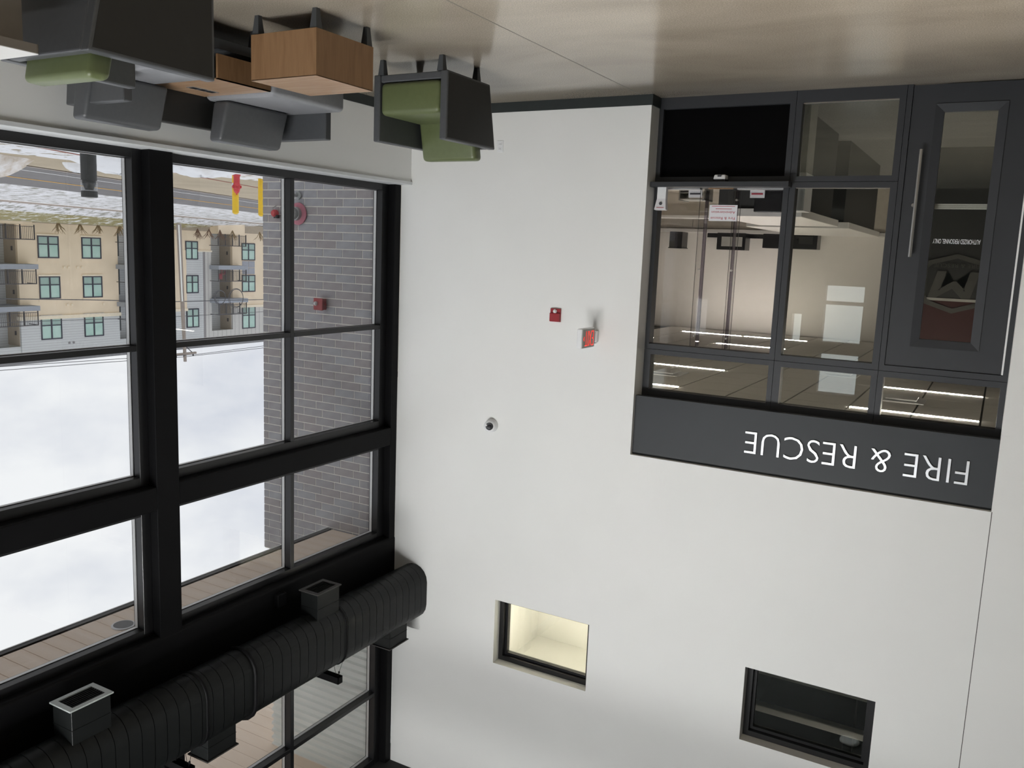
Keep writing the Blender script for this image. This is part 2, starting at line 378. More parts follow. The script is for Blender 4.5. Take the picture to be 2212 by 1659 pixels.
# steel columns
for i, (a, b) in enumerate(COLS):
    struct('trim_%d' % (2+i), MB().box(0, .20, a, b, ZS, ZC), 'black_steel', bevel=.008, label='black steel column between the windows')
struct('trim_5', MB().box(0, .20, -.108, 0, ZS, 5.09), 'black_steel', bevel=.006, label='black steel end post against the white wall')
struct('trim_6', MB().box(0, .20, -.108, 0, ZU0-.02, ZC), 'black_steel', bevel=.006)
# steel rail beams between columns and deep spandrel beam
spans = [(-3.156, -.108), (-6.427, -3.389), (-9.697, -6.66)]
for i, (a, b) in enumerate(spans):
    struct('trim_%d' % (7+i), MB().box(0, .20, a, b, ZB0, ZB1), 'black_steel', bevel=.012, label='black steel transom beam')
sp = MB()
poly = [(-.004+.035*(1-math.cos(t)), ZH+.035*(1-math.sin(t))) for t in [k*math.pi/2/6 for k in range(7)]]
sp.prism([(.22, ZH), *[(p[0], p[1]) for p in poly[::-1]], (-.004, ZU0), (.22, ZU0)], 'Y', YR, 0)
struct('trim_10', sp, 'black_steel', label='deep black steel spandrel beam behind the duct')
obj('conduit_box', MB().box(-.06, 0, -2.02, -1.90, 5.13, 5.27), 'black_steel', D.objects['trim_10'], bevel=.01)

def window_unit(idx, y0, y1, z0, z1, mull, rails, fb=.075, ft=.085, fl=.09, fr=.09, label=None):
    """aluminium frame: y0..y1 rough opening; vertical mullions, horizontal rails; glass panes with bright spacers"""
    root = structroot('window_%d' % idx, (XG, (y0+y1)/2, z0), label)
    fr_ = MB()
    fr_.box(XF, XE, y0, y0+fl, z0, z1); fr_.box(XF, XE, y1-fr, y1, z0, z1)
    fr_.box(XF, XE, y0+fl, y1-fr, z0, z0+fb); fr_.box(XF, XE, y0+fl, y1-fr, z1-ft, z1)
    obj('frame', fr_, 'black_frame', root, bevel=.003, seg=1)
    vs = [y0+fl] + [v for mm in mull for v in (mm-.0265, mm+.0265)] + [y1-fr]
    hs = [z0+fb] + [v for rr in rails for v in (rr-.024, rr+.024)] + [z1-ft]
    for mm in mull: obj('mullion', MB().box(XF, XE, mm-.0265, mm+.0265, z0+fb, z1-ft), 'black_frame', root, bevel=.003, seg=1)
    for k, rr in enumerate(rails):
        for j in range(0, len(vs), 2):
            obj('rail', MB().box(XF, XE, vs[j], vs[j+1], rr-.024, rr+.024), 'black_frame', root, bevel=.003, seg=1)
    for j in range(0, len(vs), 2):
        for k in range(0, len(hs), 2):
            a, b, c, d = vs[j], vs[j+1], hs[k], hs[k+1]
            p = obj('pane', MB().box(XG-.003, XG+.003, a, b, c, d), 'window_glass', root)
            s_ = MB(); t_ = .006
            s_.box(XG+.004, XG+.038, b-t_, b, c, d); s_.box(XG+.004, XG+.038, a, a+t_, c, d)
            s_.box(XG+.004, XG+.038, a+t_, b-t_, d-t_, d); s_.box(XG+.004, XG+.038, a+t_, b-t_, c, c+t_)
            obj('spacer', s_, 'silver_spacer', p)
    return root
wi = 2
for (a, b, mm) in ((-3.156-.03, -.108, -1.652), (-6.427-.03, -3.389, -4.93), (-9.697-.03, -6.66, -8.2)):
    window_unit(wi, a, b, ZS, ZB0, [mm], [2.489], fr=.11 if wi == 2 else .09, label='lower window bay'); wi += 1
    window_unit(wi, a, b, ZB1, ZH, [mm], [], fb=.05, ft=.07, fr=.11 if wi == 3 else .09, label='upper lights of the lower window bay'); wi += 1
    window_unit(wi, a, b, ZU0, ZC, [mm], [7.085], fr=.11 if wi == 4 else .09, label='clerestory window above the duct'); wi += 1

# ================================================================== DUCT
DX, DR, DZ0, DZ1 = -.30, .20, 5.55, 5.83
def oval(r, n=9):
    pts = []
    for k in range(n+1): t = math.pi*k/n; pts.append((DX + r*math.cos(t), DZ1 + r*math.sin(t)))
    for k in range(n+1): t = math.pi + math.pi*k/n; pts.append((DX + r*math.cos(t), DZ0 + r*math.sin(t)))
    return pts
duct = thing('spiral_duct', 'black flat-oval spiral duct running under the ceiling along the windows', 'duct', (DX, -4.5, DZ0-DR))
def oval_loft(rings, name, mat, parent, cap=True):   # rings: (y, r)
    v, f = [], []; n = len(oval(1)); L = wloc(parent)
    for y, r in rings: v += [(p[0]-L.x, y-L.y, p[1]-L.z) for p in oval(r)]
    for i in range(len(rings)-1):
        for k in range(n): k2 = (k+1) % n; f.append((i*n+k, i*n+k2, (i+1)*n+k2, (i+1)*n+k))
    if cap: f.append(tuple(range(n))); f.append(tuple(range((len(rings)-1)*n, len(rings)*n)))
    me = D.meshes.new(name); me.from_pydata(v, [], f)
    bm = bmesh.new(); bm.from_mesh(me); bmesh.ops.recalc_face_normals(bm, faces=bm.faces); bm.to_mesh(me); bm.free()
    for p in me.polygons: p.use_smooth = len(p.vertices) == 4
    me.materials.append(MATS[mat]); o = link(D.objects.new(name, me)); o.parent = parent; return o
y = 0.0; nseg = 0
ring_y = []
while y > YR+.1:
    y2 = max(y-.1205, YR+.05)
    oval_loft([(y-.0028, DR), (y2+.0028, DR)], 'duct_ring', 'black_duct', duct, False)
    y = y2; nseg += 1
oval_loft([(0, DR-.008), (YR+.05, DR-.008)], 'duct_core', 'black_frame', duct)
for yy, ww, rr in ((-1.475, .03, .010), (-2.76, .035, .026), (-3.315, .03, .010), (-5.9, .035, .026)):
    oval_loft([(yy+ww/2, DR+.002), (yy+ww/2-.006, DR+rr), (yy-ww/2+.006, DR+rr), (yy-ww/2, DR+.002)], 'collar', 'black_steel', duct)
def diffuser(label, yc, below, light):
    zt = 5.10 if below else 6.20
    t = thing('duct_diffuser', label, 'air vent', (DX, yc, zt), 0, 'air diffuser boxes on the black duct')
    hw, hl = .115, .165
    if below: obj('plenum_box', MB().box(DX-hw, DX+hw, yc-hl, yc+hl, zt+.012, DZ0-.03), 'black_duct', t, bevel=.003, seg=1)
    else: obj('plenum_box', MB().box(DX-hw, DX+hw, yc-hl, yc+hl, DZ1+.03, zt-.012), 'black_duct', t, bevel=.003, seg=1)
    obj('seam', MB().box(DX-hw-.003, DX+hw+.003, yc-hl-.003, yc+hl+.003, (5.27 if below else 6.07), (5.273 if below else 6.073)), 'black_duct', t)
    fl = MB(); a, b = hw+.014, hl+.018; z0, z1 = (zt, zt+.012) if below else (zt-.012, zt)
    fl.box(DX-a, DX-a+.04, yc-b, yc+b, z0, z1); fl.box(DX+a-.04, DX+a, yc-b, yc+b, z0, z1)
    fl.box(DX-a+.04, DX+a-.04, yc-b, yc-b+.045, z0, z1); fl.box(DX-a+.04, DX+a-.04, yc+b-.045, yc+b, z0, z1)
    obj('flange', fl, light, t)
    for k in range(7):
        x = DX-a+.055 + k*(2*a-.11)/6
        g = MB(); zz = zt+.006 if below else zt-.006
        g.hexa([(x-.002, yc-b+.045, zz-.005), (x+.002, yc-b+.045, zz-.005), (x+.002, yc+b-.045, zz-.005), (x-.002, yc+b-.045, zz-.005)],
               [(x+.006, yc-b+.045, zz+.006), (x+.009, yc-b+.045, zz+.006), (x+.009, yc+b-.045, zz+.006), (x+.006, yc+b-.045, zz+.006)])
        obj('louver_blade', g, 'black_duct', t)
    return t
pbr('flange_silver', (.40, .43, .42), .4, metal=.2); pbr('flange_bronze', (.04, .038, .036), .55)
diffuser('black diffuser box with dark flange hanging below the duct near the white wall', -1.66, True, 'flange_bronze')
diffuser('black diffuser box with bright silver flange hanging below the duct by the column', -4.35, True, 'flange_silver')
diffuser('diffuser box on top of the duct next to the white wall', -.44, False, 'flange_bronze')
diffuser('diffuser box on top of the duct beside the clerestory mullion', -3.085, False, 'flange_bronze')
for k, (yy, nm) in enumerate(((-1.40, 'nearest the white wall'), (-3.38, 'at the steel column'))):
    t = thing('duct_bracket', 'black steel bracket arm with cables holding the duct, ' + nm, 'bracket', (.1, yy, 6.2), 0, 'duct hanger brackets')
    a = MB(); a.box(-.36, .12, yy-.035, yy-.029, 6.20, 6.28); a.box(-.36, .12, yy-.035, yy+.035, 6.20, 6.206); a.box(-.36, .12, yy-.035, yy+.035, 6.274, 6.28); a.box(-.36, -.354, yy-.035, yy+.035, 6.2, 6.28)
    obj('arm', a, 'black_steel', t)
    obj('brace', MB().tube([(.1, yy, 6.06), (-.16, yy, 6.21)], .015, 6), 'black_steel', t)
    obj('cable', MB().tube([(-.31, yy, 6.24), (-.48, yy-.08, 5.9)], .0022, 5), 'black_steel', t)
    obj('cable', MB().tube([(-.31, yy, 6.24), (-.14, yy+.08, 5.95)], .0022, 5), 'black_steel', t)
    obj('cable_gripper', MB().lathe([(.005, -.014), (.009, -.01), (.009, .01), (.005, .014)], (-.36, yy-.024, 6.14), 'Z', 8), 'black_steel', t)

# ================================================================== STOREFRONT
YS, YE = .22, .345
sf = structroot('wall_storefront', (-4.6, YS, 0), 'charcoal aluminium storefront')
SEAM = .004
def sbox(name, x0, x1, z0, z1, y0=YS, y1=YE, mat='charcoal_frame', bevel=.0025): return obj(name, MB().box(x0, x1, y0, y1, z0, z1), mat, sf, bevel=bevel, seg=1)
XM1, XM2 = -4.322, -5.2515
# column 1 : X XM1..-3.0, column 2 : XM2..XM1, door column : SX0..XM2
def ring(name, x0, x1, z0, z1, ix0, ix1, iz0, iz1):
    b = MB(); b.box(x0, ix0, YS, YE, z0, z1); b.box(ix1, x1, YS, YE, z0, z1); b.box(ix0, ix1, YS, YE, z0, iz0); b.box(ix0, ix1, YS, YE, iz1, z1)
    return obj(name, b, 'charcoal_frame', sf)
e = SEAM/2
ring('lower_frame', XM1+e, SX1, 0, .817-e, -4.268, -3.045, .110, .764)
ring('lower_frame', XM2+e, XM1-e, 0, .817-e, -5.195, -4.380, .108, .766)
ring('middle_frame', XM1+e, SX1, .817+e, 2.4955-e, -4.270, -3.045, .868, 2.440)
ring('middle_frame', XM2+e, XM1-e, .817+e, 2.4955-e, -5.192, -4.378, .870, 2.439)
ring('transom_frame', XM1+e, SX1, 2.4955+e, 2.985, -4.274, -3.070, 2.548, 2.916)
ring('transom_frame', XM2+e, XM1-e, 2.4955+e, 2.985, -5.197, -4.390, 2.550, 2.914)
ring('transom_frame', SX0, XM2-e, 2.4955+e, 2.985, -6.229, -5.302, 2.550, 2.914)
b = MB(); b.box(-5.297, XM2-e, YS, YE, 0, 2.4955-e); b.box(SX0, -6.235, YS, YE, 0, 2.4955-e); b.box(-6.235, -5.297, YS, YE, 2.442, 2.4955-e)
obj('door_frame', b, 'charcoal_frame', sf)
sbox('head_frame', SX0, SX1, 2.985, SZ, .12, YE)
YG = .265
for (x0, x1, z0, z1, mt) in ((-5.195, -4.380, .108, .766, 'storefront_glass'), (-5.192, -4.378, .870, 2.439, 'storefront_glass'),
                             (-4.274, -3.070, 2.548, 2.916, 'storefront_glass'), (-5.197, -4.390, 2.550, 2.914, 'storefront_glass'), (-6.229, -5.302, 2.550, 2.914, 'storefront_glass')):
    obj('pane', MB().box(x0, x1, YG, YG+.006, z0, z1), mt, sf)
obj('black_infill_panel', MB().box(-4.268, -3.045, YG, YG+.01, .110, .764), 'black_board', sf)
pl_ = MB()
for (x0, x1, z0, z1) in ((-5.195, -4.380, .108, .766), (-5.192, -4.378, .870, 2.439)):
    pl_.box(x0, x1, YS+.02, YG, z0, z0+.006)
obj('glazing_bead', pl_, 'laminate_shaded', sf)
# service ledge
lg = thing('service_ledge', 'charcoal metal ledge below the reception window', 'ledge', (-3.68, .12, .822))
obj('ledge_bar', MB().box(-4.345, -3.004, .075, YS, .822, .871), 'charcoal_frame', lg, bevel=.003, seg=1)
obj('ledge_track', MB().box(-3.46, -3.05, YS+.02, YS+.10, .8705, .885), 'aluminium', lg)
obj('ledge_track', MB().box(-4.268, -3.83, YS+.02, YS+.10, .8705, .885), 'aluminium', lg)
obj('wooden_slot_trim', MB().box(-3.79, -3.55, YS+.01, YS+.05, .8705, .88), 'oak_laminate', lg)
# sign band
sg = thing('lobby_sign', 'charcoal sign band with silver lettering FIRE & RESCUE above the storefront', 'sign', (-4.6, .05, 2.966))
obj('sign_panel', MB().box(SX0, SX1, .05, .12, 2.966, SZ), 'charcoal_panel', sg)
me = place_text(text_mesh('FIRE & RESCUE', 1, .012, 'letter_metal', -.014), -6.07, -4.15, 3.18, 3.395, .046)
L = wloc(sg)
for comp in islands(me):
    idx = sorted(comp); mp_ = {o_: i for i, o_ in enumerate(idx)}
    fs = [tuple(mp_[i] for i in p.vertices) for p in me.polygons if p.vertices[0] in comp]
    lm = D.meshes.new('letter'); lm.from_pydata([tuple(me.vertices[i].co - L) for i in idx], [], fs); lm.materials.append(MATS['letter_metal'])
    o = link(D.objects.new('letter', lm)); o.parent = sg
# door
dr = structroot('door_1', (-5.76, .23, 0), 'charcoal aluminium door with tall narrow lite')
YD = .235
db = MB(); X0, X1 = -6.219, -5.301; ox0, ox1, oz0, oz1 = -6.033, -5.487, .17, 2.255; gx0, gx1, gz0, gz1 = -5.962, -5.557, .238, 2.185
db.box(X0, ox0, YD, .30, .008, 2.438); db.box(ox1, X1, YD, .30, .008, 2.438); db.box(ox0, ox1, YD, .30, .008, oz0); db.box(ox0, ox1, YD, .30, oz1, 2.438)
obj('door_leaf', db, 'charcoal_frame', dr)
lf = MB()
for (a0, a1, b0, b1) in (((ox0, oz0), (ox1, oz0), (gx0, gz0), (gx1, gz0)), ((ox1, oz0), (ox1, oz1), (gx1, gz0), (gx1, gz1)), ((ox1, oz1), (ox0, oz1), (gx1, gz1), (gx0, gz1)), ((ox0, oz1), (ox0, oz0), (gx0, gz1), (gx0, gz0))):
    P = lambda p, y: (p[0], y, p[1])
    lf.hexa([P(a0, .30), P(a1, .30), P(b1, .30), P(b0, .30)], [P(a0, YD-.010), P(a1, YD-.010), P(b1, YD+.004), P(b0, YD+.004)])
obj('lite_frame', lf, 'charcoal_frame', dr)
obj('pane', MB().box(gx0, gx1, .262, .268, gz0, gz1), 'storefront_glass', dr)
obj('door_edge_glint', MB().box(-6.234, -6.220, YS-.004, YD+.02, .30, 2.437), 'silver_spacer', dr)  # pale strip stands in for bright light along the door edge
hd = obj('pull_handle', MB().tube([(-5.414, .163, .553), (-5.414, .163, 1.470)], .0145, 14), 'steel_brushed', dr, smooth=False)
for zz in (.630, 1.391): obj('standoff', MB().tube([(-5.414, .163, zz), (-5.406, YD, zz)], .010, 10), 'steel_brushed', hd)
obj('lock_cylinder', MB().lathe([(.017, 0), (.017, -.01), (.013, -.014)], (-5.392, YD, 1.021), 'Y', 16), 'steel_brushed', dr)
me = place_text(text_mesh('AUTHORIZED PERSONNEL ONLY', 1, .0008, 'decal_white'), -5.945, -5.577, 1.305, 1.345, .2605)
for v in me.vertices: v.co -= wloc(dr)
o = link(D.objects.new('vinyl_lettering', me)); o.parent = dr
# acrylic guard at the reception window
ag = thing('acrylic_guard', 'clear acrylic speech guard panels inside the reception window', 'guard', (-3.66, .30, .871))
for (x0, x1, y) in ((-3.53, -3.05, .325), (-4.262, -3.78, .325)):
    p = obj('side_sheet', MB().box(x0, x1, y, y+.008, .887, 2.44), 'acrylic', ag)
    xe = x0 if x0 < -3.53-.3 else x0
for xe in (-3.50, -3.80):
    obj('fin_sheet', MB().box(xe-.004, xe+.004, .333, .43, .887, 2.44), 'acrylic_edge', ag)
obj('centre_sheet', MB().box(-3.86, -3.455, .292, .300, .887, 2.44), 'acrylic', ag)
ce = MB(); ce.box(-3.4555, -3.453, .2915, .3005, .887, 2.44); ce.box(-3.862, -3.8595, .2915, .3005, .887, 2.44); ce.box(-3.532, -3.530, .3245, .3335, .887, 2.44); ce.box(-3.780, -3.778, .3245, .3335, .887, 2.44)
obj('sheet_edge', ce, 'office_dark', ag)
for xe in (-3.49, -3.82):
    for zz in (.98, 1.66, 2.33):
        obj('standoff_bolt', MB().lathe([(.004, 0), (.011, -.002), (.011, -.010), (.006, -.014)], (xe, .290, zz), 'Y', 12), 'steel_brushed', ag)
        obj('standoff_spacer', MB().tube([(xe, .300, zz), (xe, .325, zz)], .006, 8), 'steel_brushed', ag)
# paper notice
nt_ = thing('paper_notice', 'white paper notice reading Fire & Rescue Administration taped to acrylic guard', 'notice', (-3.69, .288, 1.029))
obj('sheet', MB().box(-3.833, -3.558, .288, .2905, 1.029, 1.184), 'paper', nt_)
for txt, x0, x1, z0, z1 in (('Fire & Rescue', -3.815, -3.575, 1.145, 1.170), ('Administration', -3.815, -3.580, 1.088, 1.112)):
    me = place_text(text_mesh(txt, 1, .0004, 'print_red'), x0, x1, z0, z1, .2875)
    for v in me.vertices: v.co -= wloc(nt_)
    o = link(D.objects.new('printed_line', me)); o.parent = nt_
for x0, x1, zz in ((-3.78, -3.62, 1.066), (-3.81, -3.58, 1.042)): obj('printed_line', MB().box(x0, x1, .2872, .288, zz-.0025, zz+.0025), 'print_red', nt_)
# leaflet stand on ledge
br = thing('leaflet_holder', 'white folded leaflet holder standing at the end of the service ledge', 'leaflet', (-3.11, .15, .871))
hb = MB(); hb.hexa([(-3.155, .13, .871), (-3.065, .13, .871), (-3.065, .185, .871), (-3.155, .185, .871)], [(-3.155, .13, .985), (-3.065, .13, .985), (-3.065, .185, .985), (-3.155, .185, .985)])
obj('holder_base', hb, 'white_plastic', br)
hb = MB(); hb.hexa([(-3.155, .128, .985), (-3.065, .128, .985), (-3.065, .185, .985), (-3.155, .185, .985)], [(-3.172, .10, 1.09), (-3.052, .10, 1.09), (-3.052, .165, 1.095), (-3.172, .165, 1.095)])
obj('leaflet_stack', hb, 'paper', br)
obj('printed_symbol', MB().lathe([(.018, 0), (.018, -.001)], (-3.112, .113, 1.03), 'Y', 6), 'print_dark', br)
obj('printed_line', MB().box(-3.15, -3.075, .1015, .1025, 1.068, 1.073), 'print_red', br)
# intercom on infill panel top
ic = thing('wall_intercom', 'small white intercom unit below the service ledge', 'intercom', (-3.68, .18, .745))
obj('housing', MB().hexa([(-3.735, .135, .752), (-3.628, .135, .752), (-3.628, .245, .752), (-3.735, .245, .752)], [(-3.742, .115, .80), (-3.622, .115, .80), (-3.622, .245, .80), (-3.742, .245, .80)]), 'white_plastic', ic, bevel=.012, seg=3, smooth=True)
obj('base_plate', MB().box(-3.742, -3.622, .12, .245, .803, .82), 'dark_plastic', ic)
obj('sensor_window', MB().box(-3.70, -3.665, .117, .135, .757, .775), 'print_dark', ic)

# ================================================================== OFFICE behind the storefront
OX0, OX1, OY1, OZ = -7.3, .55, 10.2, 3.05
struct('floor_office', MB().box(OX0, OX1, YE, OY1, -.05, 0), 'office_carpet')
struct('wall_office_back', MB().box(OX0, OX1, OY1, OY1+.1, 0, OZ+.1), 'office_white', label='far white office wall behind the storefront')
struct('wall_office_right', MB().box(OX1, OX1+.1, YE, OY1, 0, OZ+.1), 'office_white')
struct('wall_office_left', MB().box(OX0-.1, OX0, YE, OY1, 0, OZ+.1), 'office_white')
oc = struct('ceiling_office', MB().box(OX0, OX1, .30, OY1, OZ+.03, OZ+.10), 'office_grid', label='grey tiled office ceiling')
pan = None; PW = .6218
xs_ = [-6.105 + PW*i for i in range(-2, 11)]
strips = [(-6.105, 1.44), (-6.105, 3.36), (-2.996-.0, 1.44), (-2.996, 3.36), (-2.996, 7.1), (-2.996, 9.03), (-.48, 9.0)]
pm = MB().box(-PW/2+.010, PW/2-.010, -.305+.004, .305-.004, 0, .03).mesh('ceiling_tile', 'office_ceiling')
Lc = wloc(oc)
for i in range(len(xs_)-1):
    yy = .32
    while yy < OY1-.2:
        o = link(D.objects.new('ceiling_tile', pm)); o.parent = oc; o.location = Vector((xs_[i]+PW/2, yy+.305, OZ)) - Lc; yy += .61
for i, (x0, yy) in enumerate(((-6.105, 1.44), (-6.105, 3.36), (-3.0-1.24*0, 1.44), (-3.0, 3.36), (-3.0, 7.1), (-3.0, 9.03), (-1.73, 9.0), (-6.105, 5.2), (-6.105, 7.1))):
    t = thing('linear_light', 'thin warm linear office ceiling light, %s' % ['nearest above the door', 'second row above the door', 'nearest above the reception window', 'second row above the reception window', 'mid office', 'far row by the back wall', 'far corner by the back wall', 'third row over the corridor', 'fourth row over the corridor'][i], 'light', (x0+.62, yy, OZ-.012), 0, 'linear office ceiling lights')
    obj('lens', MB().box(x0+.015, x0+1.225, yy-.016, yy+.016, OZ-.008, OZ-.002), 'warm_strip', t)
    obj('housing', MB().box(x0+.005, x0+1.235, yy-.03, yy+.03, OZ-.002, OZ+.02), 'aluminium', t)
for i, (x, yy) in enumerate(((-2.45, 2.5), (-4.35, 4.2), (-5.3, 2.4))):
    t = thing('ceiling_register', 'square white office ceiling air register, %s' % ['over the reception window', 'over the white partitions', 'by the door'][i], 'air vent', (x, yy, OZ-.02), 0, 'office ceiling registers')
    obj('frame', MB().box(x-.24, x+.24, yy-.24, yy+.24, OZ-.012, OZ-.001), 'white_plastic', t)
    obj('plaque', MB().box(x-.16, x+.16, yy-.16, yy+.16, OZ-.035, OZ-.018), 'white_plastic', t, bevel=.006)
# workstations seen through the middle glass
for i, (y0, y1, x0, x1) in enumerate(((.95, 3.15, -4.31, -3.35), (3.65, 6.75, -4.36, -3.05))):
    t = thing('workstation_partition', ['white topped office partition nearest the glass', 'white topped office partition farther back'][i], 'partition', ((x0+x1)/2, (y0+y1)/2, 0), 0, 'office partitions')
    obj('cap', MB().box(x0, x1, y0, y1, 1.02, 1.10), 'white_laminate', t, bevel=.004, seg=1)
    obj('panel', MB().box(x0+.08, x1-.08, y0+.06, y1-.06, 0, 1.02), 'office_dark', t)
t = thing('office_column', 'cream post standing behind the partitions', 'post', (-4.62, 7.5, 0))
obj('shaft', MB().box(-4.66, -4.52, 7.4, 7.54, 0, 1.35), 'office_cabinet', t); obj('cap', MB().box(-4.67, -4.51, 7.39, 7.55, 1.35, 1.37), 'office_white', t)
# kitchenette along the far wall
t = thing('office_counter', 'white counter along the far office wall', 'counter', (-1.5, 9.8, 0))
obj('top', MB().box(-4.6, .5, 9.45, OY1, .94, 1.0), 'white_laminate', t); obj('cabinet', MB().box(-4.5, .5, 9.55, OY1, .10, .94), 'office_cabinet', t); obj('kick', MB().box(-4.5, .5, 9.62, OY1, 0, .10), 'office_dark', t)
for k in range(6): obj('door', MB().box(-4.48+k*.82, -4.48+k*.82+.80, 9.53, 9.55, .12, .92), 'office_cabinet', t)
def appliance(name, label, cat, x0, x1, z1, kind):
    t = thing(name, label, cat, ((x0+x1)/2, 9.8, 1.0)); obj('body', MB().box(x0, x1, 9.62, 10.0, 1.0, z1), 'dark_plastic', t, bevel=.01)
    if kind == 'mw':
        obj('door_window', MB().box(x0+.06, x1-.10, 9.612, 9.622, 1.08, z1-.07), 'office_grey', t); obj('handle', MB().box(x0+.03, x0+.05, 9.60, 9.62, 1.05, z1-.04), 'dark_plastic', t)
    elif kind == 'coffee':
        obj('carafe_bay', MB().box(x0+.08, x0+.35, 9.60, 9.62, 1.04, z1-.1), 'office_dark', t); obj('display', MB().box(x0+.55, x0+.62, 9.61, 9.62, 1.12, 1.2), 'office_grey', t)
    else: obj('lid', MB().box(x0-.01, x1+.01, 9.61, 10.01, z1, z1+.02), 'dark_plastic', t)
appliance('microwave_oven', 'black microwave oven on the far office counter', 'microwave', -1.49, -.90, 1.345, 'mw')
appliance('coffee_machine', 'wide black coffee machine on the far office counter', 'coffee machine', -2.90, -1.84, 1.285, 'coffee')
appliance('countertop_bin', 'small dark box at the right end of the far counter', 'box', -.15, .13, 1.33, 'bin')
obj_ = thing('low_splash_rail', 'black splash rail with white tags on the far counter', 'rail', (-1.3, 10.1, 1.0))
obj('rail', MB().box(-1.9, -.55, 10.08, 10.14, 1.0, 1.09), 'dark_plastic', obj_); obj('tag', MB().box(-1.15, -1.03, 10.07, 10.08, 1.05, 1.065), 'paper', obj_)
# desk behind the reception window
t = thing('reception_desk', 'beige desk inside the reception window', 'desk', (-3.4, 2.2, 0))
obj('worktop', MB().box(-3.3, -1.2, .9, 2.6, .70, .735), 'office_cabinet', t); obj('modesty_panel', MB().box(-3.25, -1.25, 1.0, 1.03, .05, .70), 'office_grey', t); obj('pedestal', MB().box(-2.0, -1.5, 1.6, 2.3, .0, .70), 'office_grey', t)
obj('shelf_back', MB().box(-3.3, -1.2, 2.58, 2.62, .735, 1.02), 'office_cabinet', t); obj('shelf_cap', MB().box(-3.3, -1.15, 2.50, 2.78, 1.02, 1.05), 'white_laminate', t)
t = thing('computer_monitor', 'black computer monitor on the reception desk seen from behind', 'monitor', (-4.07, .56, .735))
obj('screen', MB().box(-4.20, -3.93, .52, .55, .80, 1.08), 'dark_plastic', t, bevel=.008); obj('stand', MB().box(-4.09, -4.04, .55, .58, .745, .85), 'dark_plastic', t); obj('foot', MB().box(-4.16, -3.97, .50, .64, .735, .748), 'dark_plastic', t)
t = thing('document_tray', 'grey letter tray on the reception desk', 'tray', (-2.95, 1.7, .735))
for k in range(3): obj('shelf', MB().box(-3.1, -2.8, 1.55, 1.88, .74+k*.07, .75+k*.07), 'office_grey', t)
obj('post', MB().box(-3.1, -3.085, 1.55, 1.88, .735, .90), 'office_grey', t); obj('post', MB().box(-2.815, -2.8, 1.55, 1.88, .735, .90), 'office_grey', t)
t = thing('desk_organizer', 'pale blue white box at the mullion end of the reception desk', 'box', (-4.36, .75, 0))
obj('box', MB().box(-4.40, -4.27, .55, .9, .70, 1.06), 'white_plastic', t); obj('stand', MB().box(-4.39, -4.28, .56, .89, 0, .70), 'office_grey', t)
for i, (x, c_) in enumerate(((-3.36, 'print_dark'), (-3.98, 'print_red'))):
    t = thing('name_plate', ['white name card with dark print at the right of the reception window', 'white name card with red print left of the reception notice'][i], 'name card', (x, .42, .735), 0, 'name cards')
    obj('card', MB().hexa([(x-.07, .40, .735), (x+.07, .40, .735), (x+.07, .46, .735), (x-.07, .46, .735)], [(x-.07, .428, .95), (x+.07, .428, .95), (x+.07, .432, .95), (x-.07, .432, .95)]), 'paper', t)
    obj('printed_line', MB().box(x-.055, x+.055, .418, .424, .905, .92), c_, t)
t = thing('desk_shelf', 'narrow white shelf under the reception glass', 'shelf', (-3.66, .48, 0))
obj('shelf_board', MB().box(-4.25, -3.02, .36, .66, .70, .735), 'office_cabinet', t); obj('bracket', MB().box(-4.22, -4.19, .36, .64, 0, .70), 'office_grey', t); obj('bracket', MB().box(-3.08, -3.05, .36, .64, 0, .70), 'office_grey', t)
t = thing('office_chair', 'beige office chair behind the notice', 'chair', (-2.3, 3.6, 0))
obj('backrest', MB().box(-2.55, -2.05, 3.9, 3.97, .55, 1.0), 'office_grey', t, bevel=.03, seg=3); obj('seat', MB().box(-2.56, -2.04, 3.4, 3.9, .44, .52), 'office_grey', t, bevel=.03, seg=3); obj('gas_lift', MB().tube([(-2.3, 3.65, .08), (-2.3, 3.65, .45)], .03, 8), 'dark_plastic', t)
for k in range(5):
    a = k*2*math.pi/5; obj('star_leg', MB().tube([(-2.3, 3.65, .1), (-2.3+.3*math.cos(a), 3.65+.3*math.sin(a), .05)], .02, 6), 'dark_plastic', t)
# corridor behind the door
struct('wall_corridor', MB().box(OX0, -5.22, 4.6, 4.7, 0, OZ), 'office_dark', label='dark corridor wall behind the glass door')
D.objects['wall_corridor']
cr = D.objects['wall_corridor']
obj('red_band', MB().box(-7.2, -5.22, 4.59, 4.6, 1.98, 2.60), 'corridor_red', cr)
obj('pale_rail', MB().box(-7.2, -5.22, 4.585, 4.6, 1.945, 1.98), 'office_grey', cr)
em = thing('wall_emblem', 'grey shield emblem with FIRE & RESCUE lettering on the dark corridor wall behind the door', 'emblem', (-5.55, 4.56, 1.30))
sh = [(-.40, .0), (-.40, -.42), (-.36, -.50), (0, -.62), (.36, -.50), (.40, -.42), (.40, 0), (.34, .06), (0, .16), (-.34, .06)]
ex, ez = -5.60, 1.52; sm = MB()
flipz = [(x, -z) for x, z in sh]
for i in range(len(sh)):
    p, q = flipz[i], flipz[(i+1) % len(sh)]; s_ = .84; cz = .22
    P2 = lambda a: (a[0]*s_, (a[1]-cz)*s_+cz)
    pp, qq = P2(p), P2(q)
    sm.hexa([(ex+p[0], 4.58, ez+p[1]), (ex+q[0], 4.58, ez+q[1]), (ex+qq[0], 4.58, ez+qq[1]), (ex+pp[0], 4.58, ez+pp[1])], [(ex+p[0], 4.572, ez+p[1]), (ex+q[0], 4.572, ez+q[1]), (ex+qq[0], 4.572, ez+qq[1]), (ex+pp[0], 4.572, ez+pp[1])])
obj('shield_outline', sm, 'decal_grey', em)
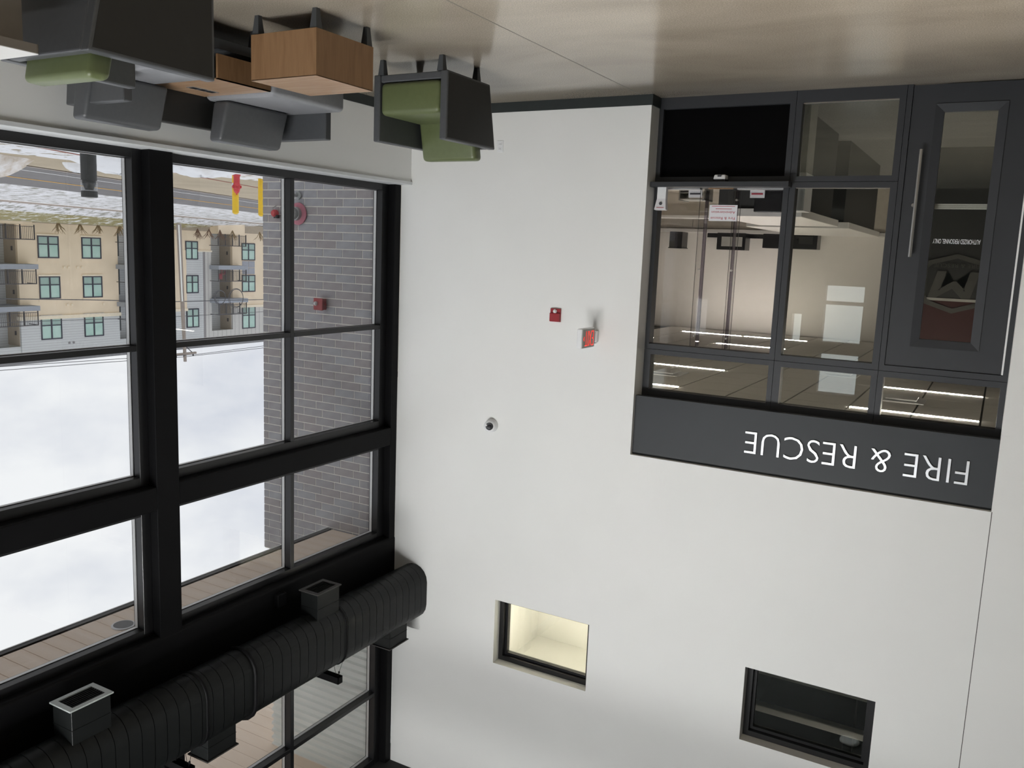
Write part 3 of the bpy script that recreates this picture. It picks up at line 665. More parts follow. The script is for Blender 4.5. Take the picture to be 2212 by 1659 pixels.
me = place_text(text_mesh('M', 1, .002, 'decal_grey', .03), ex-.25, ex+.25, ez+.07, ez+.42, 4.575)
for v in me.vertices: v.co.x += (v.co.z-ez-.2)*.25
for v in me.vertices: v.co -= wloc(em)
o = link(D.objects.new('letter_mark', me)); o.parent = em
me = place_text(text_mesh('FIRE & RESCUE', 1, .002, 'decal_grey'), ex-.27, ex+.27, ez-.03, ez+.02, 4.575)
for v in me.vertices: v.co -= wloc(em)
o = link(D.objects.new('emblem_lettering', me)); o.parent = em
t = thing('push_bar', 'pale horizontal push bar on the inside of the glass door', 'door bar', (-5.76, .34, 1.0))
for k in range(3): obj('bar_ridge', MB().box(-6.15, -5.37, .345, .365, 1.0+k*.016, 1.013+k*.016), 'white_plastic', t)
obj('end_case', MB().box(-6.17, -6.12, .301, .37, .99, 1.06), 'aluminium', t); obj('end_case', MB().box(-5.40, -5.35, .301, .37, .99, 1.06), 'aluminium', t)

# ================================================================== HIGH INTERIOR WINDOWS
for i, (a, b, c, d) in enumerate(HW):
    root = structroot('window_%d' % (20+i), ((a+b)/2, .12, c), 'small high interior window')
    f_ = MB()
    for (y0, y1, wd, dz) in ((.12, .17, .055, 0), (.17, .23, .085, 0)):
        f_.box(a, a+wd, y0, y1, c, d); f_.box(b-wd, b, y0, y1, c, d); f_.box(a+wd, b-wd, y0, y1, c, c+wd); f_.box(a+wd, b-wd, y0, y1, d-wd, d)
    obj('frame', f_, 'black_frame', root)
    obj('pane', MB().box(a+.085, b-.085, .19, .196, c+.085, d-.085), 'storefront_glass', root)
# rooms behind
r1 = MB(); r1.box(-3.6, -.4, 3.2, 3.3, 5.0, 7.6); r1.box(-3.7, -3.6, .3, 3.3, 5.0, 7.6); r1.box(-.4, -.3, .3, 3.3, 5.0, 7.6); r1.box(-3.6, -.4, .3, 3.2, 4.9, 5.0); r1.box(-3.6, -.4, .3, 3.2, 7.5, 7.6)
struct('wall_upper_room', r1, 'cream_room', label='cream room behind the smaller high window')
t = thing('upper_room_light', 'warm ceiling lamp inside the cream upper room', 'light', (-2.0, 1.2, 7.45)); obj('lens', MB().box(-2.9, -1.1, .9, 1.5, 7.46, 7.49), 'warm_lamp', t); obj('rim', MB().box(-2.95, -1.05, .85, 1.55, 7.485, 7.5), 'white_plastic', t)
r2 = MB(); r2.box(-6.6, -3.8, 4.5, 4.6, 5.0, 8.0); r2.box(-6.7, -6.6, .3, 4.6, 5.0, 8.0); r2.box(-3.8, -3.72, .3, 4.6, 5.0, 8.0); r2.box(-6.6, -3.8, .3, 4.5, 4.9, 5.0); r2.box(-6.6, -3.8, .3, 4.5, 7.7, 7.8)
struct('wall_upper_dark_room', r2, 'black_ceiling', label='dark room behind the larger high window')
t = thing('upper_room_beam', 'pale strip light inside the dark upper room', 'light', (-5.2, 2.0, 7.0)); obj('lens', MB().box(-6.5, -3.9, 1.0, 1.1, 6.42, 6.50), 'office_white', t, bevel=.01); obj('hanger', MB().box(-5.2, -5.17, 1.03, 1.06, 6.5, 7.7), 'black_steel', t)
t = thing('upper_room_pipe', 'grey pipe across the dark upper room ceiling', 'pipe', (-5.2, 2.6, 6.7)); obj('pipe', MB().tube([(-6.5, 2.2, 6.60), (-3.9, 2.2, 6.60)], .04, 10), 'office_grey', t); obj('hanger', MB().box(-5.2, -5.18, 2.19, 2.21, 6.64, 7.7), 'black_steel', t)
t = thing('upper_room_lamp', 'dim lamp in the dark upper room', 'light', (-5.2, .8, 7.66)); obj('lens', MB().box(-5.3, -5.1, .5, .7, 7.66, 7.68), 'warm_lamp', t); obj('rim', MB().box(-5.32, -5.08, .48, .72, 7.675, 7.7), 'white_plastic', t)

# ================================================================== WALL DEVICES
t = thing('dome_camera', 'white turret security camera on the white wall', 'camera', (-1.335, 0, 3.5))
obj('mount_ring', MB().lathe([(.074, 0), (.074, -.04), (.066, -.05)], (-1.335, 0, 3.5), 'Y', 28), 'white_plastic', t)
c0 = Vector((-1.335, -.05, 3.5)); dc = Vector((-.36, -.92, -.12)).normalized()
def cone_stack(pr): return MB().tube([c0+dc*h for r, h in pr], [r for r, h in pr], 24)
obj('ball_shell', cone_stack([(.050, -.04), (.064, -.02), (.068, .005), (.066, .028), (.058, .040), (.046, .047)]), 'white_plastic', t, smooth=True)
o = obj('lens_face', cone_stack([(.044, .044), (.043, .050), (.036, .057)]), 'lens_glass', t)
obj('lens_ring', cone_stack([(.022, .056), (.022, .066), (.014, .067)]), 'dark_plastic', o)
side = dc.cross(Vector((0, 0, 1))).normalized()
obj('status_window', MB().tube([c0+dc*.052-side*.034-Vector((0, 0, .010)), c0+dc*.060-side*.034-Vector((0, 0, .010))], .010, 10), 'clear_lamp', o)
t = thing('fire_alarm_strobe', 'red fire alarm strobe on the white lobby wall', 'fire alarm', (-2.07, 0, 2.135))
obj('backplate', MB().box(-2.13, -2.01, -.022, 0, 2.137, 2.277), 'red_alarm', t, bevel=.004)
obj('grille_cover', MB().box(-2.128, -2.012, -.046, -.022, 2.183, 2.275), 'red_alarm', t, bevel=.008)
obj('strobe_lens', MB().lathe([(.02, -.02), (.022, -.036), (.014, -.052), (.004, -.056)], (-2.07, 0, 2.165), 'Y', 12), 'clear_lamp', t)
for k in range(5): obj('sound_slot', MB().box(-2.11, -2.03, -.0468, -.046, 2.205+k*.012, 2.209+k*.012), 'red_alarm_ext', t)
t = thing('exit_sign', 'white exit sign with glowing red EXIT letters projecting from the white wall', 'exit sign', (-2.53, -.15, 2.30))
XE0 = -2.552
obj('canopy', MB().box(-2.575, -2.475, -.05, 0, 2.335, 2.45), 'white_plastic', t, bevel=.012, seg=3, smooth=True)
obj('housing', MB().box(XE0, -2.495, -.365, -.05, 2.297, 2.50), 'white_plastic', t, bevel=.012, seg=3)
obj('face_rim', MB().box(XE0-.004, XE0+.004, -.348, -.065, 2.306, 2.492), 'office_grey', t, bevel=.002, seg=1)
me = text_mesh('EXIT', 1, .002, 'exit_red', -.022)
xs = [v.co.x for v in me.vertices]; ys = [v.co.y for v in me.vertices]
for v in me.vertices:
    uu = (v.co.x-min(xs))/(max(xs)-min(xs)); zz = (v.co.y-min(ys))/(max(ys)-min(ys))
    v.co = Vector((XE0-.0065 + v.co.z*.5, -.095 - uu*.205, 2.325+zz*.150)) - wloc(t)
o = link(D.objects.new('lettering', me)); o.parent = t
obj('arrow', MB().prism([(-.335, 2.40), (-.318, 2.375), (-.318, 2.425)], 'X', XE0-.0068, XE0-.004), 'exit_red', t)
t = thing('wall_outlet', 'white duplex outlet on the white wall behind the armchair', 'outlet', (-1.308, 0, .39))
obj('cover_plate', MB().box(-1.345, -1.270, -.007, 0, .390, .510), 'white_plastic', t, bevel=.003)
for zz in (.425, .475):
    p = obj('receptacle', MB().box(-1.325, -1.290, -.0095, -.006, zz-.015, zz+.015), 'white_plastic', t, bevel=.002)
    obj('slot', MB().box(-1.317, -1.314, -.0100, -.009, zz-.004, zz+.008), 'print_dark', p); obj('slot', MB().box(-1.301, -1.298, -.0100, -.009, zz-.004, zz+.008), 'print_dark', p)

# ================================================================== FURNITURE
def taper_leg(mb, x, y, z1, s0=.020, s1=.034):
    mb.hexa([(x-s0, y-s0, 0), (x+s0, y-s0, 0), (x+s0, y+s0, 0), (x-s0, y+s0, 0)], [(x-s1, y-s1, z1), (x+s1, y-s1, z1), (x+s1, y+s1, z1), (x-s1, y+s1, z1)]); return mb
def make_armchair(label):
    """faces -Y, origin centre of footprint on the floor; width .755, arms .67 high"""
    t = thing('lounge_armchair', label, 'armchair', (0, 0, 0), 0, 'grey and green lounge armchairs')
    def o_(n, mb, mt, bv=0, sg=2, sm=False, par=None): return obj(n, mb, mt, par or t, bevel=bv, seg=sg, smooth=sm, world=False)
    W2, TH, Yf = .3775, .068, -.395
    for s in (-1, 1):
        x0, x1 = (-W2, -W2+TH) if s < 0 else (W2-TH, W2)
        prof = [(Yf, .122), (Yf+.67, .122), (Yf+.79, .665), (Yf, .672)]
        a = MB().prism(prof, 'X', x0, x1); arm = o_('arm', a, 'vinyl_grey', .012, 3)
        xs0 = x0-.0015 if s < 0 else x1-.0005
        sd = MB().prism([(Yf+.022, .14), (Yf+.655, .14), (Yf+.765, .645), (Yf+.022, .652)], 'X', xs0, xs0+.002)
        o_('side_panel', sd, 'vinyl_shaded', par=arm)  # thin sheet carrying the shade of the arm's outer face as colour
    o_('base_rail', MB().box(-W2+TH, W2-TH, Yf+.012, Yf+.60, .125, .185), 'vinyl_grey', .008)
    bk = MB().hexa([(-W2+TH, Yf+.60, .125), (W2-TH, Yf+.60, .125), (W2-TH, Yf+.67, .125), (-W2+TH, Yf+.67, .125)], [(-W2+TH, Yf+.715, .662), (W2-TH, Yf+.715, .662), (W2-TH, Yf+.785, .662), (-W2+TH, Yf+.785, .662)])
    o_('back_shell', bk, 'vinyl_grey', .014, 3)
    sc = MB().box(-W2+TH+.004, W2-TH-.004, Yf-.004, Yf+.57, .187, .455)
    seat = o_('seat_cushion', sc, 'vinyl_green', .045, 4, True)
    md = seat.data
    for v in md.vertices:
        if v.co.z > .40: v.co.z += .018*math.cos(min(1, abs(v.co.x)/.31)*math.pi/2)
    bp = MB().hexa([(-.285, .125, .40), (.285, .125, .40), (.285, .265, .40), (-.285, .265, .40)], [(-.285, .205, .775), (.285, .205, .775), (.285, .335, .770), (-.285, .335, .770)])
    o_('back_cushion', bp, 'vinyl_green', .035, 4, True)
    for (x, y_) in ((-W2+.075, Yf+.03), (W2-.075, Yf+.03), (-W2+.075, Yf+.56), (W2-.075, Yf+.56)):
        o_('leg', taper_leg(MB(), x, y_, .124, .018, .030), 'leg_grey')
    return t
ch1 = make_armchair('grey armchair with green seat standing in the corner by the white wall')
ch1.location = (-1.6775, -1.745, 0)
ch2 = copy_tree(ch1); ch2['label'] = 'dark armchair seen from behind in the foreground, green back cushion above its arms'
ch2.location = (-1.745, -4.975, 0); ch2.rotation_euler = (0, 0, math.pi)
# cube side table
t = thing('cube_side_table', 'oak laminate cube side table on tapered grey legs between the armchairs', 'side table', (-1.6825, -3.3, 0))
bx = MB(); bx.box(-1.985, -1.38, -3.60, -3.58, .133, .442); bx.box(-1.985, -1.38, -3.02, -3.0, .133, .442); bx.box(-1.985, -1.965, -3.58, -3.02, .133, .442); bx.box(-1.40, -1.38, -3.58, -3.02, .133, .442)
obj('side_panel', bx, 'oak_laminate', t)
obj('top', MB().box(-1.985, -1.38, -3.60, -3.0, .436, .443), 'oak_laminate_lit', t, bevel=.001, seg=1)
obj('bottom', MB().box(-1.965, -1.40, -3.58, -3.02, .133, .15), 'oak_laminate', t)
for (x, y_) in ((-1.95, -3.565), (-1.415, -3.565), (-1.95, -3.035), (-1.415, -3.035)): obj('leg', taper_leg(MB(), x, y_, .134, .017, .030), 'leg_grey', t)
# linked bench by the window: seat - table - seat
t = thing('linked_bench', 'grey two-seat lounge bench with an oak table between the seats below the window', 'bench', (-.62, -3.24, 0))
BX0, BX1 = -1.10, -.27
for (y0, y1) in ((-2.29, -2.22), (-4.275, -4.205)): obj('arm', MB().prism([(-.90, .40), (-.30, .40), (-.27, .662), (-.90, .662)], 'Y', y0, y1), 'vinyl_grey', t, bevel=.010, seg=3)
for (y0, y1) in ((-2.29, -2.22), (-4.275, -4.205)): obj('arm_base', MB().box(-.90, -.30, y0+.004, y1-.004, .12, .41), 'vinyl_grey', t, bevel=.008)
obj('back_panel', MB().hexa([(-.37, -4.205, .18), (-.29, -4.205, .18), (-.29, -2.29, .18), (-.37, -2.29, .18)], [(-.34, -4.205, .668), (-.27, -4.205, .668), (-.27, -2.29, .668), (-.34, -2.29, .668)]), 'vinyl_shaded', t, bevel=.012)
for (y0, y1) in ((-3.13, -2.295), (-4.20, -3.74)):
    s_ = obj('seat_cushion', MB().box(-1.12, -.36, y0, y1, .20, .445), 'vinyl_light', t, bevel=.04, seg=4, smooth=True)
    cy = (y0+y1)/2 - wloc(t).y; hy = (y1-y0)/2
    for v in s_.data.vertices:
        if v.co.z > .40: v.co.z += .022*math.cos(min(1, abs(v.co.y-cy)/hy)*math.pi/2)
for (y0, y1) in ((-3.10, -2.42), (-4.30, -3.66)):
    obj('back_cushion', MB().hexa([(-.60, y0, .45), (-.42, y0, .45), (-.42, y1, .45), (-.60, y1, .45)], [(-.50, y0, .765), (-.36, y0, .765), (-.36, y1, .765), (-.50, y1, .765)]), 'vinyl_grey', t, bevel=.03, seg=4, smooth=True)
obj('table_front', MB().box(-1.10, -1.08, -3.65, -3.135, .245, .42), 'oak_laminate', t)
tt = obj('table_top', MB().box(-1.10, -.37, -3.65, -3.135, .413, .42), 'oak_laminate_lit', t)
pw = obj('power_outlet', MB().box(-.665, -.585, -3.50, -3.25, .42, .424), 'aluminium', tt); 
for k in range(3): obj('socket', MB().box(-.65, -.60, -3.485+k*.078, -3.42+k*.078, .4242, .4255), 'dark_plastic', tt)
obj('base_frame', MB().box(-1.06, -.32, -4.18, -2.31, .13, .20), 'leg_grey', t)
for (x, y_) in ((-1.03, -4.12), (-1.03, -2.37), (-.36, -4.12), (-.36, -2.37), (-1.03, -3.24), (-.36, -3.24)): obj('leg', taper_leg(MB(), x, y_, .132, .017, .030), 'leg_grey', t)
# white table in the foreground
t = thing('white_console_table', 'white topped console table behind the dark foreground armchair', 'table', (-1.5, -6.1, 0))
tp = MB(); r_ = .03
def rrect(x0, x1, y0, y1, r, n=4):
    p = []
    for cx, cy, a0 in ((x1-r, y1-r, 0), (x0+r, y1-r, 90), (x0+r, y0+r, 180), (x1-r, y0+r, 270)):
        for k in range(n+1): a = math.radians(a0+90*k/n); p.append((cx+r*math.cos(a), cy+r*math.sin(a)))
    return p
obj('edge_band', MB().prism(rrect(-1.935, -1.05, -6.9, -5.495, .02), 'Z', .655, .697), 'laminate_shaded', t)
obj('top', MB().prism(rrect(-1.934, -1.051, -6.899, -5.496, .02), 'Z', .697, .7), 'white_laminate', t)
obj('end_panel', MB().box(-1.87, -1.12, -5.58, -5.54, 0, .655), 'laminate_shaded', t); obj('end_panel', MB().box(-1.87, -1.12, -6.86, -6.82, 0, .655), 'laminate_shaded', t)
obj('front_panel', MB().box(-1.87, -1.84, -6.82, -5.58, .04, .655), 'laminate_shaded', t)

# ================================================================== ADDED FILL LIGHTS IN THE LOBBY (out of view)
for i, (x, y_) in enumerate(((-1.0, -9.4), (-2.5, -9.4), (-4.0, -9.4), (-1.0, -7.6), (-2.5, -7.6), (-4.0, -7.6))):  # unseen lamps added to brighten the white wall
    t = thing('fill_pendant', 'added fill pendant near the rear windows, number order from the window wall', 'light', (x, y_, 6.6), 0, 'added fill pendants')
    t['label'] = 'added unseen fill pendant, ' + ['rear row, first from the windows', 'rear row, second from the windows', 'rear row, third from the windows', 'front row, first from the windows', 'front row, second from the windows', 'front row, third from the windows', 'above the entrance floor nearest the glass door', 'above the entrance floor by the left wall', 'behind the glass door lamp, toward the rear', 'rear left corner of the lobby'][i]
    obj('housing', MB().box(x-.62, x+.62, y_-.10, y_+.12, 6.675, 6.72), 'white_plastic', t); obj('lens', MB().hexa([(x-.6, y_-.02, 6.54), (x+.6, y_-.02, 6.54), (x+.6, y_-.03, 6.55), (x-.6, y_-.03, 6.55)], [(x-.6, y_+.10, 6.66), (x+.6, y_+.10, 6.66), (x+.6, y_+.09, 6.67), (x-.6, y_+.09, 6.67)]), 'fill_lamp' if i < 6 else 'fill_lamp_dim', t)
    obj('reflector', MB().hexa([(x-.61, y_-.10, 6.54), (x+.61, y_-.10, 6.54), (x+.61, y_-.035, 6.535), (x-.61, y_-.035, 6.535)], [(x-.61, y_-.10, 6.66), (x+.61, y_-.10, 6.66), (x+.61, y_+.085, 6.6695), (x-.61, y_+.085, 6.6695)]), 'white_plastic', t)
    obj('cable', MB().tube([(x-.5, y_, 6.72), (x-.5, y_, ZC)], .004, 5), 'black_steel', t); obj('cable', MB().tube([(x+.5, y_, 6.72), (x+.5, y_, ZC)], .004, 5), 'black_steel', t)

for i, (x, y_) in enumerate(((-5.0, -3.4), (-7.6, -3.4), (-5.6, -5.6), (-8.2, -5.6))):  # unseen spots added to lift the floor before the storefront
    t = thing('fill_downlight', 'added round fill downlight in the black lobby ceiling, %s' % ['over the reception window', 'over the glass door', 'second row over the entrance floor', 'second row by the left wall'][i], 'downlight', (x, y_, ZC-.03), 0, 'added fill downlights')
    obj('trim_ring', MB().lathe([(.13, ZC), (.13, ZC-.012), (.10, ZC-.02)], (x, y_, 0), 'Z', 24), 'white_plastic', t)
    ld = D.lights.new('fill_spot', 'SPOT'); ld.energy = 850; ld.spot_size = math.radians(52); ld.spot_blend = 1.0; ld.shadow_soft_size = .09; ld.color = (1, .93, .84)
    lo = link(D.objects.new('fill_spot', ld)); lo.parent = t; lo.location = (0, 0, -.01)

# ================================================================== EXTERIOR: brick return wall, canopy, soffit
BX_A, BX_B, BY = .24, 2.05, -.15
brk = struct('wall_brick', MB().box(BX_A, BX_B-.006, BY+.008, .6, -.3, 5.6), 'mortar', label='grey brick wing wall outside the windows')
Lb = wloc(brk); random.seed(3)
bmesh_cache = {}
def brick_mesh(wd, mat):
    k = (round(wd, 4), mat)
    if k not in bmesh_cache: bmesh_cache[k] = MB().box(0, wd, 0, .0075, 0, .0875).mesh('brick', mat, bevel=.001, seg=1)
    return bmesh_cache[k]
zc = .923 - .0995*2; row = 0; nb = 0
stuff = MB()
def lay(z, ph, single):
    x = BX_B; js = []
    j = ph
    while j > BX_A: js.append(j); j -= .3045
    edges = [BX_B] + js + [BX_A]
    for k in range(len(edges)-1):
        a, b = edges[k+1], edges[k]
        wd = b-a - (.012 if k < len(edges)-2 else .0) ; x0 = a + (.012 if k < len(edges)-2 else 0)
        if wd < .02: continue
        mt = random.choices(['brick_grey', 'brick_blue', 'brick_mauve'], [5, 2.2, 2.8])[0]
        if single:
            o = link(D.objects.new('brick', brick_mesh(wd, mt))); o.parent = brk; o.location = Vector((x0, BY + .0035 + random.uniform(-.001, .001), z)) - Lb
        else: stuff.box(x0, x0+wd, BY+.0035, BY+.011, z, z+.0895)
z = zc; row = 0; rows = []
while z < 5.10: rows.append((z, 1.959 if row % 2 == 1 else 1.757)); z += .0995; row += 1
for z, ph in rows: lay(z, ph, True)
z = zc-.0995; row = 1
while z > -.3: lay(z, 1.959 if row % 2 == 1 else 1.757, False); z -= .0995; row += 1
z = rows[-1][0]+.0995; row = len(rows)
while z < 5.55: lay(z, 1.959 if row % 2 == 1 else 1.757, False); z += .0995; row += 1
so = obj('brick_courses', stuff, 'brick_grey', brk); so['kind'] = 'stuff'
# devices on the brick
t = thing('fire_department_connection', 'red and galvanised fire hose connection with pink round flange on the brick wall', 'hose connection', (1.44, BY-.01, 1.08))
c_ = (1.44, BY-.01, 1.205)
obj('flange_plate', MB().lathe([(.135, 0), (.135, -.006), (.130, -.010), (.06, -.035)], c_, 'Y', 28), 'pink_flange', t)
obj('collar', MB().lathe([(.082, -.02), (.082, -.07), (.070, -.075), (.070, -.11), (.078, -.115), (.078, -.13), (.06, -.135)], c_, 'Y', 24), 'galv', t)
obj('cap', MB().lathe([(.058, -.13), (.058, -.17), (.05, -.18), (.02, -.185)], c_, 'Y', 20), 'hydrant_red', t)
for s in (-1, 1): obj('lug', MB().box(1.44+s*.07-.012, 1.44+s*.07+.012, BY-.15, BY-.12, 1.195, 1.215), 'galv', t)
t = thing('hose_bibb', 'small galvanised hose bibb cup on the brick wall', 'hose bibb', (1.44, BY-.01, .94))
obj('escutcheon', MB().lathe([(.05, 0), (.048, -.012), (.028, -.025)], (1.44, BY-.01, .985), 'Y', 20), 'galv', t); obj('spout', MB().tube([(1.44, BY-.03, .985), (1.46, BY-.08, .985), (1.475, BY-.095, .955)], [.02, .02, .024], 10), 'galv', t); obj('key', MB().tube([(1.43, BY-.05, .985), (1.43, BY-.05, .945)], .006, 6), 'galv', t)
t = thing('red_sprinkler_bell', 'small red alarm bell with glass strobe on the brick wall beside the mullion', 'alarm bell', (1.80, BY-.01, 1.15))
obj('bell', MB().lathe([(.035, 0), (.045, -.01), (.045, -.05), (.03, -.07)], (1.80, BY-.01, 1.205), 'Y', 14), 'hydrant_red', t); obj('bracket', MB().box(1.755, 1.80, BY-.06, BY-.008, 1.225, 1.265), 'dark_plastic', t); obj('guard_loop', MB().tube([(1.83, BY-.02, 1.18), (1.82, BY-.06, 1.14), (1.79, BY-.02, 1.11)], .005, 6), 'galv', t)
t = thing('exterior_horn_strobe', 'red weatherproof horn strobe box on the brick wall', 'fire alarm', (1.04, BY-.01, 2.21))
obj('back_box', MB().box(.975, 1.105, BY-.075, BY-.008, 2.215, 2.350), 'red_alarm_ext', t, bevel=.008)
obj('front_plate', MB().box(.968, 1.112, BY-.095, BY-.072, 2.210, 2.355), 'red_alarm_ext', t, bevel=.006)
obj('strobe_lens', MB().lathe([(.026, -.09), (.026, -.115), (.014, -.13)], (1.065, BY, 2.275), 'Y', 12), 'clear_lamp', t)
obj('lug', MB().box(1.03, 1.05, BY-.05, BY-.03, 2.35, 2.362), 'red_alarm_ext', t); obj('conduit_stub', MB().box(.955, .977, BY-.05, BY-.03, 2.27, 2.295), 'red_alarm_ext', t)
# lower canopy
CZ = 5.11
can = struct('ceiling_canopy', MB().box(XE+.005, .90, YR-.2, BY-.012, CZ+.03, 5.55), 'soffit_trim', label='wood plank canopy soffit outside the lower windows')
Lk = wloc(can); ya = BY-.014; k = 0; random.seed(11)
pk = [MB().box(0, .60, -.168, 0, 0, .03).mesh('soffit_plank', m_, bevel=.002, seg=1) for m_ in ('soffit_wood', 'soffit_wood_dark')]
while ya > YR:
    o = link(D.objects.new('soffit_plank', pk[0])); o.parent = can; o.location = Vector((XE+.02, ya, CZ)) - Lk
    ya -= .1725; k += 1
obj('fascia', MB().box(.875, .93, YR-.2, BY-.012, CZ-.008, 5.56), 'soffit_trim', can); obj('drip_edge', MB().box(.93, .945, YR-.2, BY-.012, CZ-.012, CZ+.16), 'white_siding', can)
t = thing('canopy_downlight', 'round recessed downlight with white ring in the canopy soffit', 'downlight', (.555, -3.36, CZ-.012))
obj('ring', MB().lathe([(.105, CZ), (.105, CZ-.008), (.088, CZ-.012)], (.555, -3.36, 0), 'Z', 28), 'white_plastic', t); obj('baffle', MB().lathe([(.086, CZ-.005), (.086, CZ-.0135)], (.555, -3.36, 0), 'Z', 28), 'dark_plastic', t)
# upper roof overhang and corrugated siding
UZ = 8.40
ov = struct('ceiling_overhang', MB().box(XE+.005, 4.2, YR-.5, 3.0, UZ+.03, UZ+.35), 'soffit_trim', label='wood plank roof overhang outside the clerestory')
Lo = wloc(ov); pku = MB().box(0, 3.92, -.205, 0, 0, .03).mesh('soffit_plank', 'soffit_wood', bevel=.002, seg=1); ya = 3.0
while ya > YR:
    o = link(D.objects.new('soffit_plank', pku)); o.parent = ov; o.location = Vector((XE+.02, ya, UZ)) - Lo; ya -= .208
obj('fascia', MB().box(4.16, 4.24, YR-.5, 3.0, UZ-.02, UZ+.4), 'soffit_trim', ov)
cw = struct('wall_siding', MB().box(XE, 1.905, BY+.03, .6, 5.6, UZ), 'white_siding', label='white corrugated siding beside the clerestory')
zz = 5.62; prof = []
while zz < UZ-.05:
    prof += [(0, zz), (0, zz+.045), (-.038, zz+.058), (-.038, zz+.090)]; zz += .104
cs = MB(); pts2 = [(BY+.028+a, z_) for a, z_ in prof] + [(BY+.03+.02, zz-.01), (BY+.05, 5.62)]
cs.prism(pts2, 'X', XE, 1.915)
obj('corrugated_sheet', cs, 'white_siding', cw)

# ================================================================== EXTERIOR: ground, road
TH = math.atan(.40); cT, sT = math.cos(TH), math.sin(TH); GZ = -.15
def st(s, q, z): return (s*cT + q*sT, -s*sT + q*cT, z)      # s across the road, q along it
def gz(s): return GZ + .95*max(0, min(1, (s-30.5)/6.0))
def strip(name, mat, ss, label, dz=0, q0=-60, q1=140, jag=0, res=2.0):
    mb = MB(); nq = int((q1-q0)/res); n = len(ss); random.seed(len(name)*7+int(ss[0]*10))
    for i in range(nq+1):
        q = q0+(q1-q0)*i/nq
        for k, s in enumerate(ss):
            s2 = (max(8.0, min(11.4, 10.6-.435*(q-8.5))) + .25*math.sin(q*1.7) + .15*math.sin(q*4.3)) if s == 9.6 else s
            mb.v.append(st(s2, q, gz(s)+dz))
    for i in range(nq):
        for k in range(n-1): mb.f.append((i*n+k, i*n+k+1, (i+1)*n+k+1, (i+1)*n+k))
    o = struct(name, mb, mat, label=label); return o
strip('ground_snow', 'patchy_snow', [-30, -10, 0, 9.6], 'patchy snow on the lawn outside the window', 0.0, res=.4)
strip('ground_pavement', 'tan_pavement', [9.6, 13.0], 'tan pavement beside the road', 0.0, res=.4)
rd = strip('ground_road', 'asphalt', [13.0, 16, 19.9], 'grey asphalt road')
strip('road_edge_line', 'road_white', [14.08, 14.22], 'white edge line on the road', .006)
strip('road_centre_line', 'road_yellow', [16.62, 16.85], 'yellow centre line on the road', .006)
strip('pavement_red_line', 'kerb_red', [9.25, 9.38], 'thin reddish line along the pavement', .006)
strip('road_near_curb', 'curb', [12.88, 13.04], 'pale curb along the near road edge', .02)
strip('ground_verge', 'verge_snow', [19.9, 23, 27, 30.6], 'snowy verge across the road')
strip('ground_curb', 'curb', [30.6, 31.1], 'thin reddish curb across the road', .02)
strip('ground_verge_far', 'verge_snow', [31.1, 32.2, 33.5], 'strip of snow beyond the far curb')
strip('ground_grass', 'grass_snow', [33.5, 35, 36.5, 70], 'snow speckled grass in front of the apartment building')
def mound(name, label, cx, cy, rx, ry, h, mat, seed, group):
    random.seed(seed); mb = MB(); n, m_ = 28, 9
    ph = [random.uniform(0, 6.28) for _ in range(8)]
    for i in range(m_+1):
        u = i/m_
        for k in range(n):
            a = 2*math.pi*k/n; rr = 1 + .16*math.sin(3*a+ph[0]) + .10*math.sin(5*a+ph[1]) + .05*random.uniform(-1, 1)
            r = (1-u)**.75*rr; hh = h*(math.sin(u*math.pi/2)**.8)*(1+.12*math.sin(4*a+ph[2]+u*5)) - .03
            hh += (.05*h*random.uniform(-1, 1) if 0 < i < m_ else 0)
            mb.v.append((cx+rx*r*math.cos(a), cy+ry*r*math.sin(a), GZ+hh))
    for i in range(m_):
        for k in range(n): k2 = (k+1) % n; mb.f.append((i*n+k, i*n+k2, (i+1)*n+k2, (i+1)*n+k))
    mb.f.append(tuple(m_*n+k for k in range(n)))
    o = obj(name, mb, mat, None, smooth=True); tag(o, label, 'snow pile', group); return o
mound('snow_pile', 'big dirty snow pile beside the road at the far left', 14.7, 2.6, 1.1, 1.75, .66, 'snow_pile_dirty', 1, 'snow piles')
mound('snow_pile', 'white snow bank beside the steel column', 11.9, 5.0, 1.0, 1.0, .30, 'snow_pile_clean', 2, 'snow piles')
mound('snow_pile', 'small snow lump on the tan pavement', 13.9, 5.3, .35, .35, .22, 'snow_pile_clean', 3, 'snow piles')
mound('snow_pile', 'low white snow bank between the steel column and the red hydrant', 10.9, 6.5, 1.1, .8, .24, 'snow_pile_clean', 4, 'snow piles')
mound('snow_pile', 'snow bank at the foot of the brick wall corner', 9.7, 9.6, 1.6, 1.3, .30, 'snow_pile_clean', 5, 'snow piles')

# bollards, hydrant, bollard lamp
def bollard(x, y_, label):
    t = thing('yellow_bollard', label, 'bollard', (x, y_, GZ), 0, 'yellow bollards')
    obj('post', MB().lathe([(.085, GZ), (.085, .80)], (x, y_, 0), 'Z', 18), 'bollard_yellow', t, smooth=False)
    obj('dome_cap', MB().lathe([(.086, .795), (.08, .83), (.055, .855), (.01, .868)], (x, y_, 0), 'Z', 18), 'bollard_yellow', t, smooth=True)
bollard(11.72, 8.33, 'yellow bollard right behind the red hydrant'); bollard(11.9, 9.42, 'yellow bollard at the edge of the brick wall')
hx, hy = 11.54, 8.21
t = thing('fire_hydrant', 'red fire hydrant in front of a yellow bollard', 'hydrant', (hx, hy, GZ))
obj('barrel', MB().lathe([(.10, GZ), (.10, GZ+.03), (.082, GZ+.05), (.080, GZ+.24), (.095, GZ+.25), (.095, GZ+.28), (.080, GZ+.29), (.080, GZ+.34)], (hx, hy, 0), 'Z', 16), 'hydrant_red', t)
